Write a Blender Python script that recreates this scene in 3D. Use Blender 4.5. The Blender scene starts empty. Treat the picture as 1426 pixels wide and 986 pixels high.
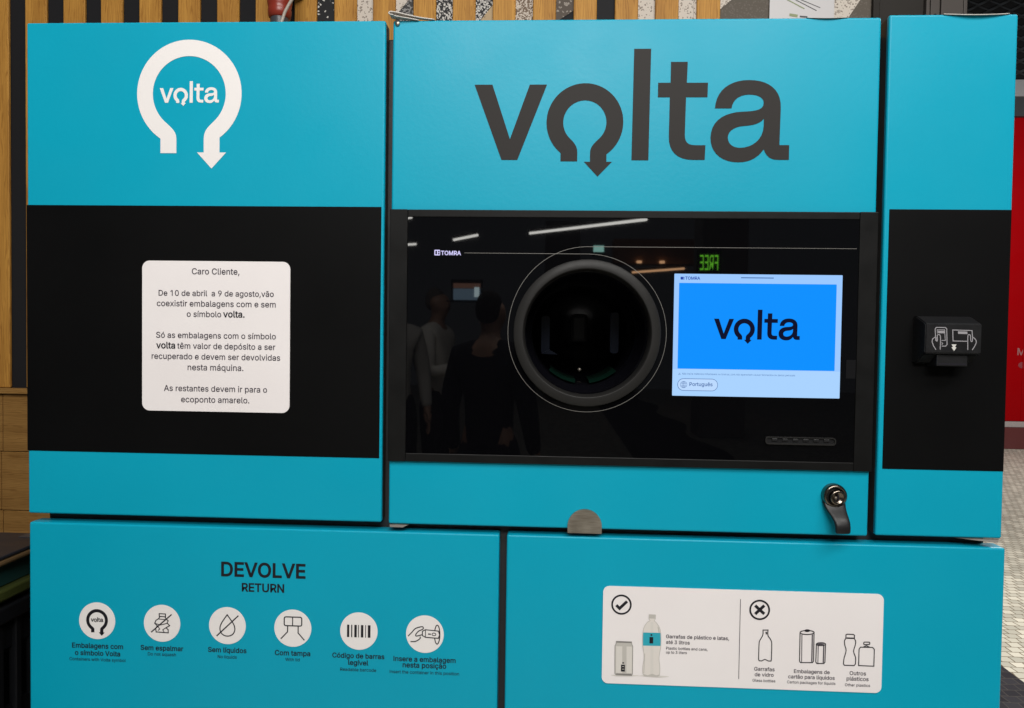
import bpy, bmesh, math, random
from mathutils import Vector, Matrix

random.seed(7)
scene = bpy.context.scene
COL = scene.collection

# ------------------------------------------------------------------ camera
cam_data = bpy.data.cameras.new("camera")
cam_data.sensor_width = 36.0
cam_data.lens = 1050.0 / 1426.0 * 36.0
cam_data.clip_start = 0.02
cam_data.clip_end = 200.0
cam = bpy.data.objects.new("camera", cam_data)
COL.objects.link(cam)
cr = Vector((0.998693, 0.049197, 0.013876))
cu = Vector((-0.015217, 0.027004, 0.999519))
cf = Vector((-0.048798, 0.998424, -0.027717))
M = Matrix((cr, cu, -cf)).transposed().to_4x4()
M.translation = Vector((0.05694, -0.94803, 1.35))
cam.matrix_world = M
scene.camera = cam

# ------------------------------------------------------------------ world, lamps, exposure
world = bpy.data.worlds.new("World")
scene.world = world
world.use_nodes = True
bg = world.node_tree.nodes["Background"]
bg.inputs["Color"].default_value = (0.86, 0.93, 1.0, 1)
bg.inputs["Strength"].default_value = 0.08


def area(name, loc, target, sx, sy, power, color=(1, 0.96, 0.9)):
    d = bpy.data.lights.new(name, "AREA")
    d.shape = "RECTANGLE"
    d.size, d.size_y, d.energy, d.color = sx, sy, power, color
    o = bpy.data.objects.new(name, d)
    COL.objects.link(o)
    o.location = loc
    v = Vector(target) - Vector(loc)
    o.rotation_euler = v.to_track_quat("-Z", "Y").to_euler()
    return o


area("unseen_lamp", (0.50, -1.60, 3.05), (0.05, 0.0, 1.35), 2.4, 0.5, 51, (1, 0.97, 0.93))
area("unseen_lamp", (0.3, -3.2, 3.05), (0.0, 0.0, 1.2), 1.8, 0.5, 62, (1, 0.97, 0.93))
area("unseen_lamp", (2.5, 2.2, 3.2), (2.3, 2.6, 0.0), 1.2, 1.2, 140, (1, 0.97, 0.9))  # added above the cobbles to light them, no fixture in view
area("unseen_lamp", (4.6, 6.0, 3.4), (5.4, 8.7, 0.9), 1.5, 1.5, 84, (1, 0.96, 0.92))  # added out of view to brighten the red shop front
area("unseen_lamp", (-0.9, -2.4, 3.3), (-0.7, -4.4, 1.2), 1.2, 0.5, 44, (1, 0.97, 0.93))  # added out of view to brighten the people mirrored in the glass

scene.view_settings.view_transform = "Standard"
scene.view_settings.look = "None"
scene.view_settings.exposure = 0.0
scene.view_settings.gamma = 1.0


# ------------------------------------------------------------------ materials
def mat(name, color, rough=0.5, metal=0.0, spec=0.5, emit=None, estr=1.0, coat=0.0):
    m = bpy.data.materials.new(name)
    m.use_nodes = True
    b = m.node_tree.nodes["Principled BSDF"]
    b.inputs["Base Color"].default_value = (*color, 1)
    b.inputs["Roughness"].default_value = rough
    b.inputs["Metallic"].default_value = metal
    b.inputs["Specular IOR Level"].default_value = spec
    b.inputs["Coat Weight"].default_value = coat
    if emit:
        b.inputs["Emission Color"].default_value = (*emit, 1)
        b.inputs["Emission Strength"].default_value = estr
    return m


def noise_rough(m, scale, r0, r1, bump=0.0, bscale=None, detail=3.0):
    nt = m.node_tree
    b = nt.nodes["Principled BSDF"]
    tc = nt.nodes.new("ShaderNodeTexCoord")
    n = nt.nodes.new("ShaderNodeTexNoise")
    n.inputs["Scale"].default_value = scale
    n.inputs["Detail"].default_value = detail
    nt.links.new(tc.outputs["Object"], n.inputs["Vector"])
    mr = nt.nodes.new("ShaderNodeMapRange")
    mr.inputs["From Min"].default_value = 0.3
    mr.inputs["From Max"].default_value = 0.7
    mr.inputs["To Min"].default_value = r0
    mr.inputs["To Max"].default_value = r1
    nt.links.new(n.outputs["Fac"], mr.inputs["Value"])
    nt.links.new(mr.outputs["Result"], b.inputs["Roughness"])
    if bump:
        n2 = nt.nodes.new("ShaderNodeTexNoise")
        n2.inputs["Scale"].default_value = bscale or scale
        n2.inputs["Detail"].default_value = 2.0
        nt.links.new(tc.outputs["Object"], n2.inputs["Vector"])
        bp = nt.nodes.new("ShaderNodeBump")
        bp.inputs["Strength"].default_value = bump
        bp.inputs["Distance"].default_value = 0.001
        nt.links.new(n2.outputs["Fac"], bp.inputs["Height"])
        nt.links.new(bp.outputs["Normal"], b.inputs["Normal"])
    return m


def tint_noise(m, c0, c1, scale, stretch=(1, 1, 1), detail=4.0, lo=0.35, hi=0.65):
    nt = m.node_tree
    b = nt.nodes["Principled BSDF"]
    tc = nt.nodes.new("ShaderNodeTexCoord")
    mp = nt.nodes.new("ShaderNodeMapping")
    mp.inputs["Scale"].default_value = stretch
    n = nt.nodes.new("ShaderNodeTexNoise")
    n.inputs["Scale"].default_value = scale
    n.inputs["Detail"].default_value = detail
    nt.links.new(tc.outputs["Object"], mp.inputs["Vector"])
    nt.links.new(mp.outputs["Vector"], n.inputs["Vector"])
    r = nt.nodes.new("ShaderNodeValToRGB")
    r.color_ramp.elements[0].position = lo
    r.color_ramp.elements[1].position = hi
    r.color_ramp.elements[0].color = (*c0, 1)
    r.color_ramp.elements[1].color = (*c1, 1)
    nt.links.new(n.outputs["Fac"], r.inputs["Fac"])
    nt.links.new(r.outputs["Color"], b.inputs["Base Color"])
    return m


TEAL = noise_rough(tint_noise(mat("turquoise_vinyl", (0.002, 0.332, 0.480), spec=0.22), (0.002, 0.322, 0.467), (0.002, 0.342, 0.493), 3.0),
                   7.0, 0.32, 0.44, 0.10, 160, 5.0)
BLACKP = noise_rough(mat("satin_black_film", (0.0020, 0.0020, 0.0022), 0.5, spec=0.10), 6, 0.45, 0.58, 0.03, 260)
GLASS = mat("black_glass", (0.0015, 0.0015, 0.002), 0.018, spec=0.5)
FRAME = noise_rough(mat("charcoal_frame", (0.006, 0.006, 0.006), 0.42, spec=0.16), 30, 0.36, 0.5, 0.05, 500)
BODY = noise_rough(mat("dark_cabinet_metal", (0.03, 0.03, 0.032), 0.5), 8, 0.45, 0.6)
WHITE = noise_rough(mat("white_vinyl", (0.80, 0.77, 0.76), 0.45), 12, 0.4, 0.5)
PAPER = noise_rough(tint_noise(mat("sticker_paper", (0.82, 0.78, 0.78)), (0.81, 0.765, 0.765), (0.83, 0.79, 0.79), 6), 12, 0.4, 0.5)
INK = mat("black_ink", (0.010, 0.009, 0.014), 0.5, spec=0.3)
INKSOFT = mat("grey_ink", (0.055, 0.045, 0.06), 0.5, spec=0.3)
CHAR = mat("charcoal_vinyl", (0.030, 0.0275, 0.0265), 0.55, spec=0.12)
RING = noise_rough(mat("grey_plastic_ring", (0.019, 0.0185, 0.018), 0.5, spec=0.16), 40, 0.36, 0.48, 0.06, 700)
CHUTE = mat("black_chute_plastic", (0.004, 0.004, 0.006), 0.18)
CHUTEGREEN = mat("green_roller_rubber", (0.002, 0.014, 0.009), 0.45, spec=0.2)
STEEL = noise_rough(tint_noise(mat("brushed_steel", (0.42, 0.38, 0.32), 0.4, 1.0), (0.36, 0.32, 0.27), (0.46, 0.42, 0.36), 60, (1, 1, 8)),
                    40, 0.34, 0.5)
BLKCHROME = mat("black_chrome", (0.20, 0.17, 0.14), 0.20, 1.0)
BLKPLASTIC = noise_rough(mat("black_plastic", (0.009, 0.009, 0.010), 0.42, spec=0.35), 60, 0.34, 0.48, 0.08, 900)
LINE = mat("pale_trim_line", (0.17, 0.163, 0.15), 0.4)
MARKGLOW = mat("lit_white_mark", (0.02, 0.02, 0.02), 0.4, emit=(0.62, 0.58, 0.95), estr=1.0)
SCR_PALE = mat("screen_pale_blue", (0.004, 0.004, 0.004), 0.3, spec=0.08, emit=(0.33, 0.58, 1.0), estr=1.0)
SCR_LOW = mat("screen_pale_strip", (0.004, 0.004, 0.004), 0.3, spec=0.08, emit=(0.40, 0.65, 1.0), estr=1.0)
SCR_BLUE = mat("screen_blue", (0.004, 0.004, 0.004), 0.3, spec=0.08, emit=(0.0, 0.275, 1.0), estr=1.0)
SCR_BTN = mat("screen_button", (0.004, 0.004, 0.004), 0.3, spec=0.08, emit=(0.50, 0.70, 1.0), estr=1.0)
SCR_INK = mat("screen_dark_letters", (0.002, 0.002, 0.004), 0.3, spec=0.08, emit=(0.002, 0.003, 0.02), estr=1.0)
SCR_GREY = mat("screen_grey_letters", (0.002, 0.002, 0.004), 0.3, spec=0.08, emit=(0.05, 0.13, 0.36), estr=1.0)
SCR_NAVY = mat("screen_navy_letters", (0.002, 0.002, 0.004), 0.3, spec=0.08, emit=(0.01, 0.05, 0.38), estr=1.0)
ICONGREY = mat("pale_icon_print", (0.30, 0.29, 0.31), 0.5)
ICONWHITE = mat("white_icon_print", (0.62, 0.61, 0.58), 0.5)
DIMSTICK = mat("dim_label", (0.006, 0.006, 0.007), 0.5, spec=0.1)
PR1 = mat("print_light_grey", (0.66, 0.63, 0.59), 0.5)
PR2 = mat("print_mid_grey", (0.50, 0.475, 0.44), 0.5)
PR3 = mat("print_dark_grey", (0.20, 0.19, 0.18), 0.5)
PRT = mat("print_turquoise", (0.02, 0.36, 0.46), 0.5)


def wood(name, c0, c1, axis):
    st = {"z": (30, 30, 2.2), "x": (2.2, 30, 30)}[axis]
    m = mat(name, c0, 0.55, spec=0.2)
    tint_noise(m, c0, c1, 1.6, st, 8.0, 0.3, 0.7)
    nt = m.node_tree
    b = nt.nodes["Principled BSDF"]
    # open-grain lines from a distorted wave
    tc = nt.nodes.new("ShaderNodeTexCoord")
    mp = nt.nodes.new("ShaderNodeMapping")
    mp.inputs["Scale"].default_value = {"z": (1, 1, 0.10), "x": (0.10, 1, 1)}[axis]
    w = nt.nodes.new("ShaderNodeTexWave")
    w.bands_direction = "X" if axis == "z" else "Z"
    w.inputs["Scale"].default_value = 74
    w.inputs["Distortion"].default_value = 16
    w.inputs["Detail"].default_value = 3
    w.inputs["Detail Scale"].default_value = 1.1
    nt.links.new(tc.outputs["Object"], mp.inputs["Vector"])
    nt.links.new(mp.outputs["Vector"], w.inputs["Vector"])
    mx = nt.nodes.new("ShaderNodeMix")
    mx.data_type = "RGBA"
    mx.blend_type = "MULTIPLY"
    mx.inputs[0].default_value = 1.0
    src = b.inputs["Base Color"].links[0].from_socket
    rmp = nt.nodes.new("ShaderNodeValToRGB")
    rmp.color_ramp.elements[0].position = 0.0
    rmp.color_ramp.elements[0].color = (0.74, 0.68, 0.62, 1)
    rmp.color_ramp.elements[1].position = 0.45
    rmp.color_ramp.elements[1].color = (1, 1, 1, 1)
    nt.links.new(w.outputs["Fac"], rmp.inputs["Fac"])
    nt.links.new(src, mx.inputs[6])
    nt.links.new(rmp.outputs["Color"], mx.inputs[7])
    nt.links.new(mx.outputs[2], b.inputs["Base Color"])
    return m


OAK = wood("oak_slats", (0.40, 0.186, 0.035), (0.58, 0.295, 0.060), "z")
OAKH = wood("oak_planks", (0.25, 0.128, 0.034), (0.35, 0.19, 0.056), "x")


def terrazzo(name, base, chip, scale, thr, thr2=0.02, rnd=1.0):
    """base with chips: voronoi cells picked at random, eroded by their distance to the cell edge."""
    m = mat(name, base, 0.5, spec=0.1)
    nt = m.node_tree
    b = nt.nodes["Principled BSDF"]
    tc = nt.nodes.new("ShaderNodeTexCoord")
    no = nt.nodes.new("ShaderNodeTexNoise")
    no.inputs["Scale"].default_value = scale * 0.9
    nt.links.new(tc.outputs["Object"], no.inputs["Vector"])
    ad = nt.nodes.new("ShaderNodeVectorMath")
    ad.operation = "SCALE"
    ad.inputs["Scale"].default_value = 0.9 / scale
    nt.links.new(no.outputs["Color"], ad.inputs[0])
    ad2 = nt.nodes.new("ShaderNodeVectorMath")
    nt.links.new(tc.outputs["Object"], ad2.inputs[0])
    nt.links.new(ad.outputs[0], ad2.inputs[1])
    v = nt.nodes.new("ShaderNodeTexVoronoi")
    v.inputs["Scale"].default_value = scale
    v.inputs["Randomness"].default_value = rnd
    e = nt.nodes.new("ShaderNodeTexVoronoi")
    e.feature = "DISTANCE_TO_EDGE"
    e.inputs["Scale"].default_value = scale
    e.inputs["Randomness"].default_value = rnd
    nt.links.new(ad2.outputs[0], v.inputs["Vector"])
    nt.links.new(ad2.outputs[0], e.inputs["Vector"])
    sp = nt.nodes.new("ShaderNodeSeparateColor")
    nt.links.new(v.outputs["Color"], sp.inputs["Color"])
    lt = nt.nodes.new("ShaderNodeMath")
    lt.operation = "LESS_THAN"
    lt.inputs[1].default_value = thr
    nt.links.new(sp.outputs[0], lt.inputs[0])
    gt = nt.nodes.new("ShaderNodeMath")
    gt.operation = "GREATER_THAN"
    gt.inputs[1].default_value = thr2
    nt.links.new(e.outputs["Distance"], gt.inputs[0])
    mu = nt.nodes.new("ShaderNodeMath")
    mu.operation = "MULTIPLY"
    nt.links.new(lt.outputs[0], mu.inputs[0])
    nt.links.new(gt.outputs[0], mu.inputs[1])
    mx = nt.nodes.new("ShaderNodeMix")
    mx.data_type = "RGBA"
    mx.inputs[6].default_value = (*base, 1)
    mx.inputs[7].default_value = (*chip, 1)
    nt.links.new(mu.outputs[0], mx.inputs[0])
    nt.links.new(mx.outputs[2], b.inputs["Base Color"])
    return m


TZ_BLACK = mat("terrazzo_plain_black", (0.018, 0.018, 0.020), 0.55, spec=0.08)
TZ_FEW = terrazzo("terrazzo_black_few_chips", (0.024, 0.024, 0.026), (0.6, 0.58, 0.54), 230, 0.10, 0.05)
TZ_CREAM = terrazzo("terrazzo_cream", (0.62, 0.56, 0.49), (0.24, 0.20, 0.17), 290, 0.25, 0.08)
TZ_DARK = terrazzo("terrazzo_dark_chips", (0.06, 0.058, 0.058), (0.32, 0.31, 0.30), 330, 0.35, 0.05)
TZ_BW = terrazzo("terrazzo_black_white", (0.035, 0.034, 0.036), (0.62, 0.60, 0.56), 250, 0.55, 0.05)
TZ_BEIGE = terrazzo("terrazzo_beige", (0.46, 0.34, 0.20), (0.30, 0.22, 0.14), 150, 0.3, 0.05)
TZ_BROWNW = terrazzo("terrazzo_brown_white_chips", (0.17, 0.12, 0.085), (0.62, 0.55, 0.47), 300, 0.6, 0.05)
TZ_BROWN = terrazzo("terrazzo_brown", (0.10, 0.08, 0.066), (0.34, 0.30, 0.26), 240, 0.18, 0.05)
TZ_TAUPE = terrazzo("terrazzo_taupe", (0.115, 0.098, 0.080), (0.15, 0.13, 0.11), 300, 0.3, 0.1)


# ------------------------------------------------------------------ lettering: outlines of the letters, 1/600 units
SPACE_ADVANCE = 0.188
GLYPHS = {
    ',': (0.188, [[23,-72,41,43,82,43,51,-72]]),
    '.': (0.188, [[57,-3,47,-1,38,5,32,14,30,25,32,35,38,44,47,50,57,52,68,50,77,44,83,35,85,25,83,14,77,5,68,-1]]),
    '0': (0.453, [[136,-4,104,1,78,14,57,37,41,68,34,93,30,121,29,152,30,184,34,212,41,237,57,268,78,291,105,305,136,309,167,305,194,291,215,268,230,237,238,212,242,184,243,152,242,121,238,93,231,68,215,37,194,14,168,1],[136,30,157,33,174,44,188,62,198,86,204,117,206,152,204,189,198,219,188,243,174,261,157,272,136,276,115,272,98,261,84,243,74,219,68,189,66,152,68,117,74,86,84,62,98,44,115,33]]),
    '1': (0.453, [[166,305,166,0,127,0,127,265,52,215,52,256,119,305]]),
    '3': (0.453, [[131,-4,104,-2,80,6,59,18,42,34,31,55,26,79,66,79,69,64,76,52,86,43,99,36,114,31,131,30,149,32,165,36,178,45,189,56,195,70,197,87,196,103,190,118,179,130,165,140,145,146,121,149,94,149,94,179,173,269,173,271,42,271,42,305,223,305,223,276,127,167,127,173,158,173,185,166,207,152,223,133,232,111,236,87,232,62,222,40,206,21,185,7,160,-1]]),
    '9': (0.453, [[136,309,162,306,186,296,206,281,221,261,230,236,233,208,231,186,224,162,210,134,189,101,120,0,78,0,181,149,184,149,172,133,154,121,143,118,131,117,105,120,82,128,64,142,50,161,41,184,38,211,41,238,51,262,66,282,86,297,109,306],[136,276,119,274,104,268,92,258,83,244,77,229,75,211,77,193,83,177,92,164,104,154,119,148,136,146,152,148,167,154,179,164,189,177,195,193,196,210,195,228,189,244,179,258,167,268,153,274]]),
    'A': (0.480, [[10,0,121,305,166,305,278,0,237,0,172,181,158,223,139,287,147,287,128,223,114,181,51,0],[66,85,66,119,222,119,222,85]]),
    'C': (0.510, [[160,-4,135,-2,112,4,90,15,71,29,55,48,42,69,32,94,26,122,24,152,26,183,32,211,42,236,55,258,71,276,90,290,112,301,135,307,160,309,183,308,204,303,224,294,241,283,256,268,269,251,278,231,284,209,245,209,240,224,234,237,225,248,214,257,202,264,189,269,175,272,160,273,134,270,110,259,90,242,75,218,65,188,62,152,65,117,75,87,90,63,110,46,134,35,160,32,175,33,189,36,202,41,214,48,225,58,234,69,240,82,245,96,284,96,278,74,269,54,257,37,241,23,224,11,204,3,183,-2]]),
    'D': (0.502, [[131,0,58,0,58,34,129,34,163,38,191,48,212,66,227,89,236,119,239,153,236,187,227,216,213,240,192,257,165,267,133,271,56,271,56,305,135,305,164,303,189,297,212,287,239,265,260,235,269,210,275,183,277,153,275,123,269,96,260,71,247,50,230,32,210,18,187,8,161,2],[75,305,75,0,36,0,36,305]]),
    'E': (0.419, [[36,0,36,305,223,305,223,271,75,271,75,171,213,171,213,137,75,137,75,34,225,34,225,0]]),
    'F': (0.410, [[36,0,36,305,221,305,221,271,75,271,75,167,208,167,208,133,75,133,75,0]]),
    'G': (0.520, [[161,-4,135,-2,111,4,90,15,71,30,55,48,41,69,32,94,26,122,24,152,26,183,32,211,41,236,54,258,70,276,89,290,111,301,134,307,159,309,182,308,204,302,224,293,242,282,257,267,269,250,279,230,285,209,245,209,239,223,232,236,224,247,214,256,202,264,189,269,175,272,159,273,133,270,110,259,90,242,75,218,65,188,62,152,65,117,75,87,90,63,111,46,134,35,161,32,186,34,207,43,224,56,238,74,246,96,249,121,261,119,170,119,170,153,287,153,287,120,283,85,271,54,251,30,226,11,196,0]]),
    'I': (0.200, [[42,0,42,305,80,305,80,0]]),
    'L': (0.393, [[36,0,36,305,75,305,75,34,217,34,217,0]]),
    'M': (0.628, [[36,0,36,305,91,305,166,112,172,95,180,74,187,50,193,29,184,29,191,50,198,73,205,95,211,112,286,305,341,305,341,0,303,0,303,175,303,196,303,221,304,248,304,274,308,274,299,246,289,218,280,193,273,175,205,0,172,0,102,175,95,193,87,217,77,245,67,274,71,274,72,250,73,223,73,197,73,175,73,0]]),
    'N': (0.523, [[36,0,36,305,82,305,206,110,218,90,233,64,248,33,243,32,240,65,239,94,239,117,239,305,278,305,278,0,232,0,121,174,106,198,89,229,65,271,71,272,73,230,75,197,75,175,75,0]]),
    'O': (0.533, [[160,-4,135,-2,112,4,90,15,71,29,55,48,42,69,32,94,26,122,24,152,26,183,32,211,42,236,55,258,71,276,90,290,112,301,135,307,160,309,185,307,209,301,230,290,249,276,265,258,278,236,288,211,294,183,296,152,294,122,288,94,278,69,265,48,249,29,230,15,209,4,185,-2],[160,32,186,35,210,46,230,63,245,86,255,116,258,152,255,189,245,219,230,243,210,260,186,270,160,273,134,270,111,260,91,242,75,219,65,189,62,152,65,116,75,87,91,63,111,46,134,35]]),
    'P': (0.445, [[36,0,36,305,141,305,173,302,199,292,220,277,234,258,242,235,245,209,242,183,234,159,220,140,199,124,173,115,141,111,66,111,66,145,140,145,161,147,178,154,191,163,200,176,205,191,207,209,205,226,200,241,191,254,178,263,161,269,139,271,75,271,75,0]]),
    'R': (0.449, [[36,0,36,305,142,305,174,302,200,293,220,279,234,260,243,237,246,211,243,185,234,163,220,144,200,130,174,122,142,119,58,119,58,153,140,153,162,155,179,160,191,169,200,180,205,195,207,211,205,228,200,243,191,255,179,264,161,269,140,271,75,271,75,0],[212,0,138,137,182,137,257,0]]),
    'S': (0.447, [[134,-5,103,-3,77,6,55,19,38,36,28,57,23,82,63,82,66,66,74,53,85,42,100,35,116,31,134,29,154,31,172,36,186,44,198,55,205,68,207,84,205,97,199,107,190,116,178,123,147,133,110,144,77,156,52,174,36,196,31,223,35,248,45,269,61,286,83,299,108,307,136,309,165,307,190,299,210,286,226,269,237,249,240,227,202,227,196,247,181,262,160,272,135,275,117,273,100,269,87,261,77,251,71,239,69,225,71,211,79,200,89,192,102,185,127,176,159,168,187,158,202,151,215,143,227,132,237,119,243,102,245,83,242,59,232,38,216,20,194,6,167,-2]]),
    'T': (0.449, [[19,271,19,305,250,305,250,271,154,271,154,0,116,0,116,271]]),
    'U': (0.517, [[155,-5,122,-1,92,9,69,26,51,48,40,74,36,104,36,305,75,305,75,107,77,86,84,68,96,52,112,41,132,33,155,31,179,33,198,41,214,52,226,68,233,86,236,107,236,305,274,305,274,104,271,74,260,48,242,26,218,9,189,-1]]),
    'V': (0.480, [[122,0,10,305,51,305,115,124,129,82,149,18,141,18,160,83,174,124,237,305,278,305,167,0]]),
    'W': (0.686, [[93,0,10,305,49,305,98,118,105,87,112,56,118,24,113,24,120,56,127,87,134,118,184,305,228,305,277,118,285,87,292,56,298,24,293,24,299,56,306,87,314,118,362,305,402,305,318,0,273,0,221,194,211,235,202,285,210,285,201,237,191,194,138,0]]),
    'a': (0.389, [[96,-5,75,-3,57,3,41,13,29,27,21,44,18,65,20,83,26,97,35,107,47,116,60,122,75,126,107,132,140,136,159,141,165,153,165,154,164,167,160,178,153,187,144,193,132,197,117,198,102,197,90,193,71,180,60,164,25,175,34,193,47,208,63,218,80,225,98,229,116,231,143,228,158,223,171,216,184,206,193,192,200,174,202,151,202,0,166,0,166,31,163,31,151,15,141,7,129,1,114,-4],[102,27,121,29,137,35,149,44,158,56,163,69,165,83,165,114,156,109,139,105,120,103,105,101,81,95,70,90,62,84,57,75,55,63,57,52,61,43,68,36,78,31,89,28]]),
    'b': (0.424, [[138,-5,119,-3,103,2,92,10,83,19,71,35,67,35,67,0,32,0,32,305,68,305,68,192,71,192,82,207,91,216,103,224,118,229,137,231,164,227,188,216,207,199,222,176,231,147,234,113,231,80,222,51,207,27,188,10,164,-1],[132,28,152,31,168,39,180,53,189,70,195,91,197,114,195,136,190,157,181,174,168,187,152,195,132,198,113,195,97,187,84,175,75,158,69,137,68,114,69,90,75,69,84,52,97,39,113,31]]),
    'c': (0.396, [[124,-5,95,-1,70,10,49,28,34,51,24,80,20,112,24,146,34,175,49,198,70,216,95,227,124,231,141,230,156,226,170,221,183,214,194,204,204,193,212,180,217,166,182,157,174,174,162,186,145,195,124,198,104,195,87,186,74,172,65,155,60,135,58,112,60,91,65,70,74,53,87,40,104,31,124,28,146,31,162,40,175,53,183,70,218,61,212,47,205,34,195,22,184,13,171,5,156,0,141,-4]]),
    'd': (0.424, [[117,-5,90,-1,67,10,47,27,33,51,24,80,20,113,24,147,33,176,48,199,67,216,91,227,117,231,137,229,152,224,163,216,172,207,184,192,186,192,186,305,223,305,223,0,188,0,188,35,184,35,172,19,163,10,151,2,136,-3],[123,28,142,31,158,39,171,52,180,69,185,90,187,114,185,137,180,158,171,175,158,187,142,195,123,198,103,195,87,187,74,174,65,157,60,136,58,114,60,91,65,70,74,53,87,39,103,31]]),
    'e': (0.404, [[127,-5,96,-1,70,10,49,27,33,51,24,79,20,112,24,145,33,174,48,198,69,216,94,227,123,231,142,229,159,224,176,216,192,205,204,189,214,169,221,145,223,116,223,102,45,102,45,133,203,133,186,121,184,142,179,161,170,177,158,188,142,196,123,198,104,196,88,188,75,176,65,162,60,145,58,127,58,107,60,83,66,64,77,48,91,37,108,30,127,28,140,29,152,32,162,37,171,44,178,53,183,63,219,54,212,38,201,24,187,12,170,3,150,-3]]),
    'f': (0.254, [[137,228,137,196,4,196,4,228],[48,0,48,259,51,277,57,291,68,303,81,311,96,316,112,318,133,316,146,313,136,281,129,283,117,284,102,282,93,276,87,266,85,251,85,0]]),
    'g': (0.425, [[124,-90,101,-89,80,-84,63,-76,49,-66,38,-54,30,-42,61,-24,73,-40,82,-47,93,-53,107,-57,124,-58,149,-55,169,-45,182,-28,187,-3,187,41,184,41,172,25,163,17,151,9,136,5,117,3,91,6,68,16,48,32,33,54,24,82,20,115,24,148,33,176,48,199,67,216,91,227,118,231,137,229,152,224,164,216,173,208,185,191,188,191,188,228,223,228,223,-5,220,-32,210,-54,195,-70,174,-82,151,-88],[123,35,142,38,158,45,171,57,180,73,186,92,187,116,186,138,180,158,171,175,158,187,142,195,123,198,103,195,87,187,74,174,65,157,60,138,58,116,60,93,65,74,74,58,87,45,103,38]]),
    'h': (0.410, [[68,136,68,0,32,0,32,305,68,305,68,172,61,172,74,199,91,217,112,227,136,231,158,228,177,221,193,209,204,192,212,171,214,144,214,0,178,0,178,141,174,165,164,183,147,194,126,197,110,196,96,190,85,182,76,170,70,154]]),
    'i': (0.167, [[32,0,32,228,68,228,68,0],[50,266,40,267,32,273,27,281,25,290,27,299,32,307,40,312,50,314,60,312,68,307,74,299,76,290,74,281,68,273,60,267]]),
    'k': (0.381, [[66,82,66,127,72,127,171,228,216,228,110,120,106,120],[32,0,32,305,68,305,68,0],[176,0,89,111,115,137,223,0]]),
    'l': (0.189, [[84,-1,61,2,44,12,35,28,32,51,32,305,68,305,68,59,69,46,72,37,78,33,88,31,96,32,102,33,108,2,97,-1]]),
    'm': (0.610, [[32,0,32,228,67,228,67,177,65,177,71,194,79,208,91,218,103,226,117,230,132,232,154,228,172,216,185,199,193,177,187,177,193,192,202,206,214,217,228,225,244,230,262,232,281,230,298,223,313,212,324,197,332,177,334,153,334,0,297,0,297,152,294,173,284,188,268,196,251,198,237,197,225,192,215,184,207,174,203,162,201,148,201,0,164,0,164,156,161,173,152,187,137,195,120,198,107,197,95,192,84,184,75,174,70,160,68,143,68,0]]),
    'n': (0.410, [[68,136,68,0,32,0,32,228,67,228,67,172,61,172,74,199,91,217,112,227,136,231,158,228,177,221,193,209,204,192,212,171,214,144,214,0,178,0,178,141,174,165,164,183,147,194,126,197,110,196,96,190,85,182,76,170,70,154]]),
    'o': (0.415, [[124,-5,95,-1,70,10,49,28,34,51,24,80,20,112,24,146,34,175,49,198,70,216,95,227,124,231,154,227,179,216,200,198,216,175,225,146,229,112,225,80,216,51,200,28,179,10,154,-1],[124,28,145,31,162,40,175,53,184,70,190,91,192,112,190,135,184,155,175,172,162,186,145,195,124,198,104,195,87,186,74,172,65,155,60,135,58,112,60,91,65,70,74,53,87,40,104,31]]),
    'p': (0.424, [[32,-86,32,228,67,228,67,192,71,192,82,207,91,216,103,224,118,229,137,231,164,227,188,216,207,199,222,176,231,147,234,113,231,80,222,51,207,27,188,10,164,-1,138,-5,119,-3,104,2,92,10,83,19,71,35,68,35,68,-86],[132,28,152,31,168,39,180,53,189,70,195,91,197,114,195,136,190,157,181,174,168,187,152,195,132,198,113,195,97,187,84,175,75,158,69,137,68,114,69,90,75,69,84,52,97,39,113,31]]),
    'q': (0.424, [[223,-86,186,-86,186,35,184,35,172,19,163,10,151,2,136,-3,117,-5,90,-1,67,10,47,27,33,51,24,80,20,113,24,147,33,176,48,199,67,216,91,227,117,231,137,229,152,224,163,216,172,207,184,192,188,192,188,228,223,228],[123,28,142,31,158,39,171,52,180,69,185,90,187,114,185,137,180,158,171,175,158,187,142,195,123,198,103,195,87,187,74,174,65,157,60,136,58,114,60,91,65,70,74,53,87,39,103,31]]),
    'r': (0.259, [[32,0,32,228,67,228,67,193,69,193,78,208,91,220,108,228,128,231,138,231,146,230,146,193,138,195,124,195,109,194,95,189,84,181,75,170,70,157,68,142,68,0]]),
    's': (0.365, [[109,-5,87,-3,67,2,51,11,37,23,27,38,21,57,56,64,63,48,74,36,90,29,109,27,130,30,147,37,157,49,161,62,159,73,152,81,142,88,127,93,90,102,63,111,43,125,32,142,28,164,31,183,39,199,52,212,69,222,89,229,112,231,134,229,152,223,167,215,179,204,188,190,194,174,161,166,155,179,146,189,132,197,112,200,94,197,79,190,68,179,65,166,67,155,74,146,86,139,103,134,138,126,165,116,184,103,195,85,199,64,196,45,187,28,174,14,156,4,134,-3]]),
    't': (0.227, [[122,228,122,196,4,196,4,228],[39,283,76,283,76,59,77,46,82,37,90,32,102,30,111,31,121,32,128,1,115,-2,101,-2,75,1,55,13,43,31,39,56]]),
    'u': (0.410, [[109,-3,88,-1,69,6,53,18,41,35,34,57,32,83,32,228,68,228,68,86,72,63,82,45,99,34,120,30,136,32,149,37,161,46,170,58,176,73,178,92,178,228,214,228,214,0,179,0,179,55,184,55,172,28,154,10,133,0]]),
    'v': (0.389, [[98,0,10,228,51,228,99,93,112,52,123,12,110,12,122,52,134,93,183,228,223,228,136,0]]),
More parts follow.
